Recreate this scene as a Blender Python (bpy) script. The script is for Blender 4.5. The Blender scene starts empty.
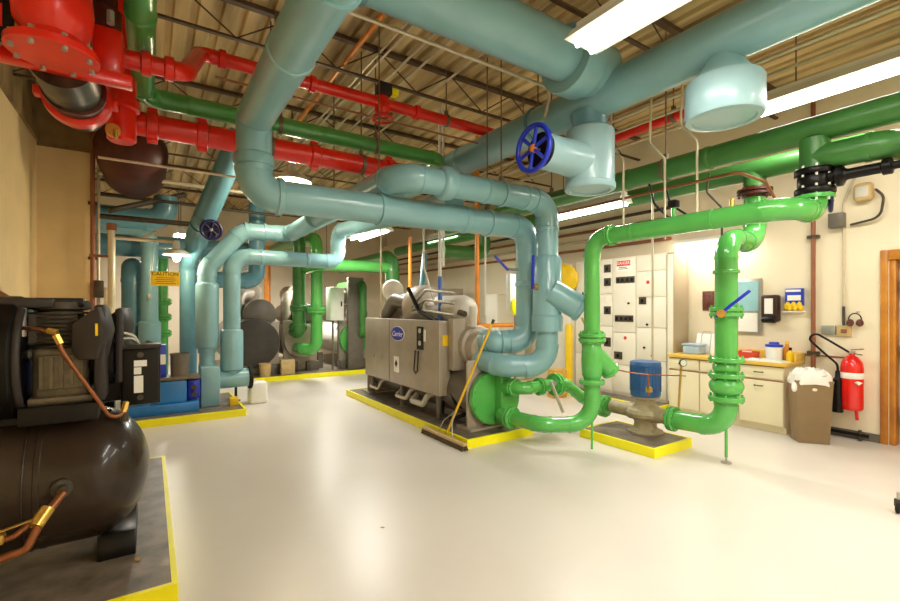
import bpy, bmesh, math, random
from mathutils import Vector, Matrix
random.seed(7)
C = bpy.context.scene.collection
V = Vector
PI = math.pi

# ------------------------------------------------------------------ materials
def lin(c):
    return tuple(((x / 255.0) / 12.92 if x / 255.0 <= 0.04045 else ((x / 255.0 + 0.055) / 1.055) ** 2.4) for x in c)

def mat(name, rgb, rough=0.45, metal=0.0, var=0.10, scale=6.0, bump=0.0, coat=0.0, detail=4.0, rgb2=None):
    m = bpy.data.materials.new(name); m.use_nodes = True
    nt = m.node_tree; b = nt.nodes['Principled BSDF']
    c = lin(rgb)
    b.inputs['Roughness'].default_value = rough
    b.inputs['Metallic'].default_value = metal
    b.inputs['Coat Weight'].default_value = coat
    if max(rgb) < 75: b.inputs['Specular IOR Level'].default_value = 0.25
    tc = nt.nodes.new('ShaderNodeTexCoord')
    nz = nt.nodes.new('ShaderNodeTexNoise')
    nz.inputs['Scale'].default_value = scale; nz.inputs['Detail'].default_value = detail
    nt.links.new(tc.outputs['Object'], nz.inputs['Vector'])
    rp = nt.nodes.new('ShaderNodeValToRGB')
    rp.color_ramp.elements[0].position = 0.3; rp.color_ramp.elements[1].position = 0.7
    if rgb2 is None:
        rp.color_ramp.elements[0].color = tuple(x * (1 - var) for x in c) + (1,)
        rp.color_ramp.elements[1].color = tuple(min(1, x * (1 + var * 0.6)) for x in c) + (1,)
    else:
        rp.color_ramp.elements[0].color = lin(rgb2) + (1,)
        rp.color_ramp.elements[1].color = c + (1,)
    nt.links.new(nz.outputs['Fac'], rp.inputs['Fac'])
    nt.links.new(rp.outputs['Color'], b.inputs['Base Color'])
    if bump:
        bp = nt.nodes.new('ShaderNodeBump'); bp.inputs['Strength'].default_value = bump
        bp.inputs['Distance'].default_value = 0.02
        nt.links.new(nz.outputs['Fac'], bp.inputs['Height'])
        nt.links.new(bp.outputs['Normal'], b.inputs['Normal'])
    return m

def emat(name, rgb, strength):
    m = bpy.data.materials.new(name); m.use_nodes = True
    b = m.node_tree.nodes['Principled BSDF']
    b.inputs['Base Color'].default_value = lin(rgb) + (1,)
    b.inputs['Emission Color'].default_value = lin(rgb) + (1,)
    b.inputs['Emission Strength'].default_value = strength
    return m

M = dict(
    teal=mat('teal_paint', (132, 178, 186), 0.28, var=0.08, scale=3, coat=0.3),
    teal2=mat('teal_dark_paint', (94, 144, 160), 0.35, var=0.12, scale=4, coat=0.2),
    tealpale=mat('teal_pale_paint', (154, 190, 198), 0.35, var=0.06, scale=3, coat=0.2),
    green=mat('green_paint', (88, 180, 84), 0.22, var=0.10, scale=4, coat=0.4),
    greenmid=mat('green_mid_paint', (76, 158, 76), 0.28, var=0.12, scale=4, coat=0.3),
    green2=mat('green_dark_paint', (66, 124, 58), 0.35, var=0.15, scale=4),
    red=mat('red_paint', (230, 32, 8), 0.30, var=0.14, scale=5, coat=0.2),
    reddark=mat('red_oxide_paint', (78, 26, 12), 0.45, var=0.25, scale=5),
    wall=mat('cream_wall_paint', (238, 224, 196), 0.6, var=0.05, scale=1.5, bump=0.05),
    wallL=mat('tan_wall_paint', (232, 206, 154), 0.6, var=0.08, scale=2.2, bump=0.1),
    conc=mat('stained_concrete', (160, 132, 84), 0.85, scale=3, rgb2=(104, 84, 52), detail=8, bump=0.3),
    deck=mat('ceiling_deck_boards', (206, 166, 98), 0.75, scale=2.0, rgb2=(150, 112, 60), detail=8, bump=0.2),
    joist=mat('joist_steel', (86, 62, 40), 0.6, var=0.25, scale=9),
    white=mat('white_enamel', (240, 238, 230), 0.4, var=0.04),
    gearwhite=mat('switchgear_paint', (236, 228, 208), 0.45, var=0.03, scale=1.5),
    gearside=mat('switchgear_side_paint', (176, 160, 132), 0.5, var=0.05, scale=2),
    grey=mat('grey_machine_paint', (168, 156, 138), 0.4, var=0.10, scale=5, coat=0.1),
    grey2=mat('dark_grey_paint', (108, 100, 88), 0.45, var=0.15, scale=6),
    lgrey=mat('light_grey_lagging', (206, 200, 186), 0.5, var=0.08, scale=5),
    darkmetal=mat('dark_stained_metal', (92, 80, 62), 0.38, 0.5, scale=10, rgb2=(44, 36, 28)),
    steel=mat('galvanised_steel', (178, 174, 164), 0.35, 0.6, var=0.15, scale=14),
    condt=mat('conduit_metal', (214, 200, 172), 0.4, 0.3, var=0.1, scale=10),
    rodm=mat('hanger_rod_steel', (120, 104, 82), 0.5, 0.3, var=0.2, scale=12),
    charcoal=mat('charcoal_paint', (70, 64, 58), 0.5, var=0.15),
    bark=mat('dark_brown_plastic', (66, 44, 38), 0.35, var=0.1),
    black=mat('black_paint', (20, 17, 16), 0.35, var=0.3, scale=8),
    black2=mat('tank_black_paint', (54, 42, 34), 0.27, var=0.25, scale=3, coat=0.25, detail=7),
    rubber=mat('black_rubber', (30, 28, 27), 0.7, var=0.2),
    dkbox=mat('charcoal_plastic', (58, 52, 50), 0.4, var=0.12),
    cast=mat('cast_aluminium', (112, 102, 82), 0.45, 0.35, var=0.25, scale=20, bump=0.2),
    castdk=mat('dark_cast_iron', (76, 67, 54), 0.5, 0.2, var=0.3, scale=16, bump=0.2),
    pumpc=mat('pump_casting_paint', (172, 158, 126), 0.45, var=0.18, scale=12, bump=0.15),
    copper=mat('copper_tube', (150, 92, 58), 0.35, 0.6, var=0.2, scale=14),
    copperp=mat('copper_brown_paint', (150, 92, 62), 0.45, var=0.15, scale=8),
    brass=mat('brass', (214, 172, 84), 0.3, 0.7, var=0.15, scale=14),
    amber=mat('amber_plastic', (214, 160, 60), 0.45),
    orange=mat('orange_paint', (226, 140, 44), 0.4, var=0.12, scale=8),
    yellow=mat('safety_yellow_paint', (255, 244, 0), 0.4, var=0.05, scale=6),
    ysign=mat('sign_yellow', (244, 202, 20), 0.45, var=0.05),
    blue=mat('pump_blue_paint', (44, 128, 204), 0.35, var=0.10, scale=6),
    blue2=mat('motor_blue_paint', (44, 92, 150), 0.35, var=0.15, scale=9),
    cobalt=mat('cobalt_blue_paint', (30, 52, 190), 0.3, var=0.1, scale=8),
    navy=mat('navy_handwheel_paint', (28, 28, 84), 0.35, var=0.2, scale=8),
    pad=mat('pad_grey_paint', (134, 120, 106), 0.42, scale=7, rgb2=(80, 70, 60), detail=8, coat=0.1),
    cab=mat('cream_laminate', (238, 226, 190), 0.4, var=0.03, scale=2),
    top=mat('yellow_laminate', (232, 192, 84), 0.3, var=0.06, scale=4),
    bin=mat('brown_plastic', (140, 116, 82), 0.45, var=0.08),
    bag=mat('white_bin_liner', (244, 240, 234), 0.35, var=0.05),
    exred=mat('extinguisher_red', (228, 28, 22), 0.22, var=0.05, coat=0.5),
    wood=mat('varnished_wood', (206, 138, 44), 0.35, scale=4, rgb2=(168, 100, 26), detail=8),
    handle=mat('broom_handle_varnish', (232, 186, 30), 0.35, var=0.1, scale=6),
    broomwood=mat('broom_block_wood', (206, 176, 120), 0.5, var=0.15, scale=12),
    bristle=mat('broom_bristles', (96, 82, 52), 0.8, var=0.3, scale=40),
    aqua=mat('aqua_board', (156, 204, 210), 0.25, var=0.06),
    paper=mat('paper', (246, 244, 236), 0.6, var=0.02),
    redsign=mat('sign_red', (220, 60, 50), 0.5, var=0.04),
    pinkred=mat('red_plastic', (222, 70, 52), 0.35, var=0.08),
    brownpic=mat('brown_picture', (120, 62, 44), 0.5, scale=30, rgb2=(70, 34, 26)),
    bluelid=mat('blue_plastic', (40, 64, 190), 0.35, var=0.06),
    bluebox=mat('pale_blue_plastic', (176, 200, 222), 0.4, var=0.06),
    leaf=mat('dry_leaf', (176, 120, 30), 0.6, var=0.3, scale=60),
    hose=mat('light_hose', (226, 222, 212), 0.45, var=0.05),
    bluehose=mat('blue_hose', (70, 110, 190), 0.4, var=0.08),
)
def deck_mat():
    m = mat('ceiling_deck', (232, 204, 150), 0.75, scale=1.0, rgb2=(144, 118, 78), detail=9, bump=0.2)
    nt = m.node_tree
    mp = nt.nodes.new('ShaderNodeMapping'); mp.inputs['Scale'].default_value = (5.0, 0.55, 1.0)
    nz = [n for n in nt.nodes if n.type == 'TEX_NOISE'][0]; tc = [n for n in nt.nodes if n.type == 'TEX_COORD'][0]
    nt.links.new(tc.outputs['Object'], mp.inputs['Vector']); nt.links.new(mp.outputs['Vector'], nz.inputs['Vector'])
    return m
M['deck'] = deck_mat()
def floor_mat():
    m = bpy.data.materials.new('white_epoxy_floor'); m.use_nodes = True
    nt = m.node_tree; b = nt.nodes['Principled BSDF']
    tc = nt.nodes.new('ShaderNodeTexCoord')
    n1 = nt.nodes.new('ShaderNodeTexNoise'); n1.inputs['Scale'].default_value = 0.7; n1.inputs['Detail'].default_value = 6
    n2 = nt.nodes.new('ShaderNodeTexNoise'); n2.inputs['Scale'].default_value = 16; n2.inputs['Detail'].default_value = 5
    nt.links.new(tc.outputs['Object'], n1.inputs['Vector']); nt.links.new(tc.outputs['Object'], n2.inputs['Vector'])
    r = nt.nodes.new('ShaderNodeValToRGB')
    r.color_ramp.elements[0].position = 0.3; r.color_ramp.elements[0].color = lin((210, 202, 191)) + (1,)
    r.color_ramp.elements[1].position = 0.7; r.color_ramp.elements[1].color = lin((218, 211, 201)) + (1,)
    nt.links.new(n1.outputs['Fac'], r.inputs['Fac']); nt.links.new(r.outputs['Color'], b.inputs['Base Color'])
    mr = nt.nodes.new('ShaderNodeMapRange'); mr.inputs['To Min'].default_value = 0.26; mr.inputs['To Max'].default_value = 0.40
    nt.links.new(n1.outputs['Fac'], mr.inputs['Value']); nt.links.new(mr.outputs['Result'], b.inputs['Roughness'])
    bp = nt.nodes.new('ShaderNodeBump'); bp.inputs['Strength'].default_value = 0.05; bp.inputs['Distance'].default_value = 0.01
    nt.links.new(n2.outputs['Fac'], bp.inputs['Height']); nt.links.new(bp.outputs['Normal'], b.inputs['Normal'])
    return m
M['floor'] = floor_mat()
M['tube'] = emat('fluorescent_tube_glow', (255, 248, 232), 14.0)
M['bulb'] = emat('lamp_bulb_glow', (255, 236, 200), 14.0)

# ------------------------------------------------------------------ mesh helpers
def frame(axis):
    a = V(axis).normalized()
    t = V((0, 0, 1)) if abs(a.z) < 0.9 else V((1, 0, 0))
    u = t.cross(a).normalized(); w = a.cross(u).normalized()
    return a, u, w

class MB:
    def __init__(s): s.v = []; s.f = []
    def add(s, vs, fs):
        o = len(s.v); s.v += [V(p) for p in vs]; s.f += [tuple(i + o for i in q) for q in fs]; return s
    def box(s, a, b, M4=None):
        x0, y0, z0 = a; x1, y1, z1 = b
        vs = [V(p) for p in [(x0,y0,z0),(x1,y0,z0),(x1,y1,z0),(x0,y1,z0),(x0,y0,z1),(x1,y0,z1),(x1,y1,z1),(x0,y1,z1)]]
        if M4: vs = [M4 @ p for p in vs]
        return s.add(vs, [(0,3,2,1),(4,5,6,7),(0,1,5,4),(1,2,6,5),(2,3,7,6),(3,0,4,7)])
    def bar(s, p, q, w, h):
        p = V(p); q = V(q); a, u, k = frame(q - p)
        vs = []
        for e in (p, q):
            for (i, j) in ((-1,-1),(1,-1),(1,1),(-1,1)): vs.append(e + u*i*w/2 + k*j*h/2)
        return s.add(vs, [(3,2,1,0),(4,5,6,7),(0,1,5,4),(1,2,6,5),(2,3,7,6),(3,0,4,7)])
    def lathe(s, o, axis, prof, n=28):
        """profile of (radius, distance along axis); capped where radius > 0"""
        o = V(o); a, u, w = frame(axis); vs = []; fs = []; k = len(prof)
        for (r, h) in prof:
            for i in range(n):
                t = 2*PI*i/n; vs.append(o + a*h + (u*math.cos(t) + w*math.sin(t))*max(r, 1e-5))
        for j in range(k-1):
            for i in range(n):
                i2 = (i+1) % n; fs.append((j*n+i, j*n+i2, (j+1)*n+i2, (j+1)*n+i))
        if prof[0][0] > 1e-4: fs.append(tuple(reversed(range(n))))
        if prof[-1][0] > 1e-4: fs.append(tuple((k-1)*n+i for i in range(n)))
        return s.add(vs, fs)
    def cyl(s, p, q, r, r2=None, n=24):
        p = V(p); q = V(q); return s.lathe(p, q-p, [(r, 0), (r if r2 is None else r2, (q-p).length)], n)
    def tube(s, pts, r, n=16, cap=True, closed=False):
        pts = [V(p) for p in pts]; k = len(pts)
        rs = r if isinstance(r, (list, tuple)) else [r]*k
        tan = []
        for i in range(k):
            if closed: d = pts[(i+1) % k] - pts[i-1]
            else: d = pts[min(i+1, k-1)] - pts[max(i-1, 0)]
            tan.append(d.normalized())
        a, u, w = frame(tan[0]); vs = []; fs = []
        for i in range(k):
            u = (u - tan[i]*u.dot(tan[i])).normalized(); w = tan[i].cross(u)
            for j in range(n):
                t = 2*PI*j/n; vs.append(pts[i] + (u*math.cos(t) + w*math.sin(t))*rs[i])
        for i in range(k if closed else k-1):
            i2 = (i+1) % k
            for j in range(n):
                j2 = (j+1) % n; fs.append((i*n+j, i*n+j2, i2*n+j2, i2*n+j))
        if cap and not closed:
            fs.append(tuple(reversed(range(n)))); fs.append(tuple((k-1)*n+j for j in range(n)))
        return s.add(vs, fs)
    def ring(s, c, axis, R, r, n=36, m=10):
        c = V(c); a, u, w = frame(axis)
        return s.tube([c + (u*math.cos(2*PI*i/n) + w*math.sin(2*PI*i/n))*R for i in range(n)], r, m, closed=True)
    def ell(s, c, rad, n=20, m=12):
        c = V(c); vs = []; fs = []
        for j in range(1, m):
            p = PI*j/m
            for i in range(n):
                t = 2*PI*i/n
                vs.append(c + V((rad[0]*math.sin(p)*math.cos(t), rad[1]*math.sin(p)*math.sin(t), rad[2]*math.cos(p))))
        for j in range(m-2):
            for i in range(n):
                i2 = (i+1) % n; fs.append((j*n+i, (j+1)*n+i, (j+1)*n+i2, j*n+i2))
        vs.append(c + V((0,0,rad[2]))); vs.append(c - V((0,0,rad[2]))); b = len(vs)
        for i in range(n):
            i2 = (i+1) % n
            fs.append((b-2, i, i2)); fs.append((b-1, (m-2)*n+i2, (m-2)*n+i))
        return s.add(vs, fs)
    def prism(s, poly, o, ux, uy, ext):
        """2D polygon on axes ux, uy from o, extruded by vector ext"""
        o = V(o); ux = V(ux); uy = V(uy); ext = V(ext); n = len(poly)
        b = [o + ux*x + uy*y for x, y in poly]; t = [p + ext for p in b]
        fs = [tuple(reversed(range(n))), tuple(range(n, 2*n))]
        fs += [(i, (i+1) % n, n+(i+1) % n, n+i) for i in range(n)]
        return s.add(b+t, fs)
    def xf(s, m4): s.v = [m4 @ p for p in s.v]; return s
    def build(s, name, m, parent=None, bevel=0.0, seg=2, sharp=38):
        off = V(parent['_o']) if parent is not None and '_o' in parent else V((0,0,0))
        me = bpy.data.meshes.new(name)
        me.from_pydata([p - off for p in s.v], [], s.f); me.update()
        bm = bmesh.new(); bm.from_mesh(me)
        bmesh.ops.recalc_face_normals(bm, faces=bm.faces)
        if bevel:
            es = [e for e in bm.edges if len(e.link_faces) == 2 and e.calc_face_angle(0) > math.radians(50)]
            bmesh.ops.bevel(bm, geom=es, offset=bevel, segments=seg, affect='EDGES', profile=0.5, clamp_overlap=True)
        for f in bm.faces: f.smooth = True
        for e in bm.edges:
            if len(e.link_faces) == 2 and e.calc_face_angle(0) > math.radians(sharp): e.smooth = False
        bm.to_mesh(me); bm.free()
        o = bpy.data.objects.new(name, me); C.objects.link(o)
        me.materials.append(M[m] if isinstance(m, str) else m)
        if parent is not None: o.parent = parent
        o['_o'] = tuple(off)
        return o

def thing(name, label, cat, loc=(0,0,0), group=None, local=False):
    o = bpy.data.objects.new(name, None); C.objects.link(o); o.location = loc
    o.empty_display_size = 0.1
    o['label'] = label; o['category'] = cat
    if group: o['group'] = group
    o['_o'] = (0.0, 0.0, 0.0) if local else tuple(float(x) for x in loc)
    return o
def tag(o, label, cat, group=None):
    o['label'] = label; o['category'] = cat
    if group: o['group'] = group
    return o
def struct(o): o['kind'] = 'structure'; return o
def dup(root, loc, rotz=0.0, label=None):
    r = root.copy(); C.objects.link(r); r.location = loc; r.rotation_euler = (0, 0, rotz)
    if label: r['label'] = label
    for ch in list(root.children):
        c = ch.copy(); C.objects.link(c); c.parent = r
        for g in list(ch.children):
            d = g.copy(); C.objects.link(d); d.parent = c
    return r

def text_part(name, s, o, ux, uy, size, m, parent, ext=0.002, shear=0.0, wide=1.0):
    """lettering mesh centred on o, reading along ux, up along uy"""
    cu = bpy.data.curves.new(name, 'FONT'); cu.body = s; cu.size = size; cu.align_x = 'CENTER'; cu.align_y = 'CENTER'
    cu.extrude = ext; cu.shear = shear; cu.resolution_u = 3
    tmp = bpy.data.objects.new(name, cu); C.objects.link(tmp)
    me = bpy.data.meshes.new_from_object(tmp.evaluated_get(bpy.context.evaluated_depsgraph_get()))
    bpy.data.objects.remove(tmp)
    ux = V(ux).normalized(); uy = V(uy).normalized(); uz = ux.cross(uy)
    off = V(parent['_o'])
    for v in me.vertices: v.co = V(o) + ux*v.co.x*wide + uy*v.co.y + uz*v.co.z - off
    me.name = name; me.materials.clear(); me.materials.append(M[m])
    ob = bpy.data.objects.new(name, me); C.objects.link(ob); ob.parent = parent; ob['_o'] = tuple(off)
    return ob

# ------------------------------------------------------------------ piping helpers
CEIL = 4.6
def path(pts, R):
    """split a polyline with rounded corners into ('s', pts) straights and ('e', pts) bends"""
    pts = [V(p) for p in pts]; out = []; cur = pts[0]
    for i in range(1, len(pts)-1):
        a = (pts[i-1]-pts[i]).normalized(); b = (pts[i+1]-pts[i]).normalized()
        ang = a.angle(b); rr = R[i-1] if isinstance(R, (list, tuple)) else R
        t = rr / math.tan(ang/2)
        t = min(t, (pts[i]-cur).length*0.98, (pts[i+1]-pts[i]).length*(0.98 if i == len(pts)-2 else 0.6))
        rr = t*math.tan(ang/2)
        p0 = pts[i]+a*t; p1 = pts[i]+b*t
        cen = pts[i] + (a+b).normalized()*(rr/math.sin(ang/2))
        if (p0-cur).length > 1e-3: out.append(('s', [cur, p0]))
        n = max(4, int((PI-ang)/(PI/2)*10)); v0 = p0-cen; v1 = p1-cen; th = v0.angle(v1); arc = []
        for k in range(n+1):
            q = k/n; arc.append(cen + v0*(math.sin((1-q)*th)/math.sin(th)) + v1*(math.sin(q*th)/math.sin(th)))
        out.append(('e', arc)); cur = p1
    out.append(('s', [cur, pts[-1]]))
    return out
def smooth_path(pts, R):
    o = []
    for k, p in path(pts, R):
        for q in p:
            if not o or (q-o[-1]).length > 1e-4: o.append(q)
    return o
def R_is_mitre(p, r): return (p[-1]-p[0]).length < r*0.9
def run(root, pts, r, m, R=None, lip=1.07, n=28):
    R = R if R is not None else 1.6*r
    for k, p in path(pts, R):
        if k == 's':
            if (p[1]-p[0]).length > 0.01: MB().cyl(p[0], p[1], r, n=n).build('pipe_section', m, root)
        elif R_is_mitre(p, r):
            MB().ell(p[len(p)//2], (r*1.012,)*3, 28, 18).build('mitre_joint', m, root)
        else:
            b = MB().tube(p, r*1.03, n)
            if lip:
                d0 = (p[0]-p[1]).normalized(); d1 = (p[-1]-p[-2]).normalized()
                b.cyl(p[0]-d0*r*0.1, p[0]+d0*r*0.22, r*lip, n=n); b.cyl(p[-1]-d1*r*0.1, p[-1]+d1*r*0.22, r*lip, n=n)
            b.build('elbow', m, root)
def band(root, p, axis, r, m, w=0.03, name='jacket_band'):
    a = V(axis).normalized(); p = V(p)
    return MB().lathe(p-a*w/2, a, [(r, 0), (r*1.05, w*0.15), (r*1.05, w*0.85), (r, w)]).build(name, m, root)
def flange(root, p, axis, R, m, t=0.03, bolts=8, name='flange', gap=0.012, bm_='steel'):
    """a bolted pair of flange discs"""
    a, u, w = frame(axis); p = V(p); b = MB()
    b.lathe(p-a*(t+gap/2), a, [(R*0.7, -t*0.8), (R*0.72, -0.002), (R*0.97, 0), (R, t*0.12), (R, t*0.88), (R*0.97, t), (R*0.8, t), (R*0.8, t+gap), (R*0.97, t+gap), (R, t*1.12+gap), (R, t*1.88+gap), (R*0.97, 2*t+gap), (R*0.72, 2*t+gap+0.002), (R*0.7, 2.8*t+gap)])
    for i in range(bolts):
        q = p + (u*math.cos(2*PI*(i+.5)/bolts) + w*math.sin(2*PI*(i+.5)/bolts))*R*0.86
        b.cyl(q-a*(t*1.55+gap/2), q+a*(t*1.55+gap/2), R*0.075, n=6)
    return b.build(name, m, root)
def disc(root, p, axis, R, t, m, name='flange', bolts=0, boltm='steel'):
    a, u, w = frame(axis); p = V(p)
    o = MB().lathe(p, a, [(R*0.97, 0), (R, t*0.12), (R, t*0.88), (R*0.97, t)]).build(name, m, root)
    for i in range(bolts):
        q = p + (u*math.cos(2*PI*(i+.5)/bolts) + w*math.sin(2*PI*(i+.5)/bolts))*R*0.85
        MB().cyl(q-a*0.022, q+a*(t+0.022), R*0.07, n=6).build('bolt', boltm, o)
    return o
def hanger(root, p, r, m, axis=(1,0,0), top=CEIL-0.02, rodm='rodm'):
    a = V(axis).normalized(); p = V(p)
    h = MB().lathe(p-a*0.02, a, [(r+0.002, 0), (r*1.05+0.008, 0.002), (r*1.05+0.008, 0.038), (r+0.002, 0.04)]).build('hanger_band', m, root)
    b = MB().cyl(p+V((0,0,r)), (p.x, p.y, top), 0.008, n=8)
    b.box((p.x-0.02, p.y-0.02, p.z+r), (p.x+0.02, p.y+0.02, p.z+r+0.06))
    b.build('hanger_rod', rodm, h)
def handwheel(root, p, axis, R, m, hubm='brass', spokes=6, rr=0.016, shaft=0.12):
    a, u, w = frame(axis); p = V(p)
    h = MB().ring(p, a, R, rr).build('handwheel', m, root)
    for i in range(spokes):
        t = 2*PI*i/spokes+0.3
        d = u*math.cos(t)+w*math.sin(t)
        MB().cyl(p+d*0.02, p+d*R, rr*0.75, n=8).build('spoke', m, h)
    MB().lathe(p-a*0.02, a, [(R*0.12, 0), (R*0.2, 0.008), (R*0.2, 0.03), (R*0.1, 0.045)]).build('hub', hubm, h)
    MB().cyl(p, p-a*shaft, 0.014, n=10).build('valve_stem', 'steel', root)
    return h
# ================================================================== ROOM
XL, XR, YB, YF = -1.3, 7.2, 15.0, -2.9
struct(MB().box((-4.2, YF-0.2, -0.12), (XR+0.3, YB+0.3, 0)).build('floor', 'floor'))
struct(MB().box((XL-0.2, YF, 0), (XL, 8.36, CEIL)).build('wall_left', 'wallL'))
wc = struct(MB().box((XL, 8.36, 0), (-0.70, 8.6, 3.85)).build('wall_left_return', 'wallL'))
wu = MB().box((XL, 8.34, 3.85), (-0.68, 8.62, CEIL)).build('trim_1', 'conc'); struct(wu)
struct(MB().box((XL-0.0, 3.0, 3.9), (XL+0.03, 8.34, CEIL)).build('trim_2', 'conc'))
struct(MB().box((-4.2, 8.6, 0), (-4.0, YB, CEIL)).build('wall_far_left', 'wallL'))
struct(MB().box((-4.2, 8.4, 0), (XL-0.2, 8.6, CEIL)).build('wall_side_left', 'wallL'))
struct(MB().box((-4.2, YB, 0), (XR+0.3, YB+0.2, CEIL)).build('wall_back', 'wall'))
struct(MB().box((XL-0.2, YF-0.2, 0), (XR+0.3, YF, CEIL)).build('wall_front', 'wall'))
# right wall with the doorway cut out
b = MB(); b.box((XR, 1.56, 0), (XR+0.2, YB, CEIL)); b.box((XR, YF, 0), (XR+0.2, 0.6, CEIL)); b.box((XR, 0.6, 2.2), (XR+0.2, 1.56, CEIL))
struct(b.build('wall_right', 'wall'))
# ribbed deck overhead
b = MB(); x = -4.2; prof = []
while x < XR+0.3:
    prof += [(x, CEIL), (x+0.13, CEIL), (x+0.145, CEIL+0.05), (x+0.195, CEIL+0.05)]; x += 0.21
prof.append((x, CEIL)); n = len(prof)
vs = [(px, YF-0.2, z) for px, z in prof] + [(px, YB+0.3, z) for px, z in prof]
b.add(vs, [(i, i+1, n+i+1, n+i) for i in range(n-1)])
b.box((-4.2, YF-0.2, CEIL+0.06), (x, YB+0.3, CEIL+0.12))
struct(b.build('ceiling', 'deck'))
# open web joists under the deck
y = -1.5
while y < 14.5:
    o = struct(MB().box((-4.0 if y > 8.6 else XL, y-0.035, CEIL-0.05), (XR, y+0.035, CEIL-0.005)).build('ceiling_beam', 'joist'))
    x0 = -4.0 if y > 8.6 else XL
    b = MB().box((x0, y-0.022, 4.20), (XR, y+0.022, 4.222)); b.build('beam_bottom_chord', 'joist', o)
    b = MB(); x = x0; k = 0
    while x < XR-0.5:
        za, zb = (4.22, CEIL-0.04) if k % 2 == 0 else (CEIL-0.04, 4.22)
        b.cyl((x, y, za), (x+0.5, y, zb), 0.008, n=8); x += 0.5; k += 1
    b.build('beam_web', 'joist', o); y += 2.1
# door and frame at the right
d = struct(MB().box((XR+0.06, 0.66, 0.01), (XR+0.11, 1.46, 2.14)).build('door_1', 'wood'))
for z in (0.3, 1.1, 1.85): MB().box((XR+0.02, 1.43, z-0.06), (XR+0.062, 1.475, z+0.06)).build('hinge', 'brownpic', d)
MB().box((XR+0.045, 0.80, 0.3), (XR+0.06, 1.32, 0.95)).build('door_panel', 'wood', d, bevel=0.008)
MB().box((XR+0.045, 0.80, 1.15), (XR+0.06, 1.32, 1.95)).build('door_panel', 'wood', d, bevel=0.008)
b = MB(); b.box((XR-0.03, 1.565, 0), (XR+0.01, 1.635, 2.28)); b.box((XR, 1.50, 0), (XR+0.14, 1.565, 2.22)); b.box((XR-0.03, 0.52, 0), (XR+0.14, 0.66, 2.28)); b.box((XR-0.03, 0.66, 2.16), (XR+0.14, 1.565, 2.28))
struct(b.build('trim_3', 'wood', bevel=0.012))
MB().box((XR+0.12, 0.6, 0), (XR+0.19, 1.52, 2.2)).build('trim_4', 'wall'); struct(bpy.data.objects['trim_4'])
struct(MB().box((XR-0.015, 1.635, 0), (XR, 2.38, 0.1)).build('baseboard_right', 'grey2'))
# door glimpsed in the back wall
d = struct(MB().box((-0.1, YB-0.05, 0.0), (0.85, YB-0.01, 2.1)).build('door_2', 'wall'))
MB().cyl((0.78, YB-0.05, 1.0), (0.78, YB-0.11, 1.0), 0.03).build('door_knob', 'steel', d)

# ================================================================== LIGHT FITTINGS
def area(parent, p, sx, sy, w, col=(1.0, 0.968, 0.91)):
    l = bpy.data.lights.new('lamp_light', 'AREA'); l.shape = 'RECTANGLE'; l.size = sx; l.size_y = sy; l.energy = w; l.color = col
    o = bpy.data.objects.new('lamp_light', l); C.objects.link(o); o.location = V(p)-V(parent['_o']); o.parent = parent
    return o
def fluor(x, y, z, L, W, watts, label, ytop=None, group=None):
    t = thing('fluorescent_light', label, 'ceiling light', (x, y, z), group)
    h = 0.09
    MB().prism([(-W/2, 0), (W/2, 0), (W*0.28, h), (-W*0.28, h)], (x, y-L/2, z), (1,0,0), (0,0,1), (0, L, 0)).build('reflector', 'white', t)
    MB().box((x-W*0.2, y-L/2+0.02, z+h), (x+W*0.2, y+L/2-0.02, z+h+0.05)).build('housing', 'white', t)
    for s in (-1, 1):
        MB().cyl((x+s*W*0.22, y-L/2+0.03, z-0.022), (x+s*W*0.22, y+L/2-0.03, z-0.022), 0.02, n=12).build('tube', 'tube', t)
    for s in (-1, 1):
        MB().cyl((x, y+s*L*0.35, z+h+0.05), (x, y+s*L*0.35, CEIL-0.02), 0.007, n=8).build('hanger_rod', 'rodm', t)
    area(t, (x, y, z-0.05), W*0.9, L*0.95, watts)
    return t
W0 = 1.0
fluor(2.56, 0.95, 3.46, 2.44, 0.34, 42*W0, 'white fluorescent fitting below the huge teal branch at the top edge')
fluor(5.25, 0.95, 3.64, 2.44, 0.36, 60*W0, 'long glaring fluorescent fitting at the right edge above the green header pipes')
fluor(5.15, 4.25, 2.98, 1.25, 0.30, 45*W0, 'white fluorescent fitting hanging right of the blue handwheel drop, above the green riser bend')
fluor(3.35, 7.75, 2.95, 1.3, 0.40, 75*W0, 'small fluorescent fitting under the teal run above the grey chiller')
fluor(3.66, 11.5, 2.66, 1.3, 0.30, 110*W0, 'far fluorescent fitting glowing between the back green risers and the teal pipes')
fluor(0.6, 12.6, 3.3, 1.3, 0.3, 80*W0, 'fluorescent fitting far back at left above the door, behind the dark teal header')
fluor(5.6, 8.6, 3.2, 1.3, 0.30, 65*W0, 'fluorescent fitting along the right wall behind the teal elbow')
fluor(0.9, -1.2, 3.7, 2.44, 0.34, 85*W0, 'added fill light, a fluorescent fitting unseen behind the viewpoint')  # added out of view to light the near floor and equipment from behind
fluor(4.35, -1.6, 3.55, 2.44, 0.34, 80*W0, 'second added fill light, a fluorescent fitting unseen behind the viewpoint, nearer the door')  # also an added, unseen fitting, filling the foreground from the door side
# strip light on the right wall above the counter
t = thing('strip_light', 'short white strip light fixed on the wall above the counter, behind the green run', 'wall light', (7.12, 3.6, 2.62))
MB().box((7.06, 3.0, 2.62), (7.2, 4.1, 2.68)).build('housing', 'white', t, bevel=0.01)
MB().cyl((7.08, 3.03, 2.595), (7.08, 4.07, 2.595), 0.022, n=12).build('tube', 'tube', t)
area(t, (7.05, 3.55, 2.56), 0.1, 1.0, 8*W0)

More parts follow.
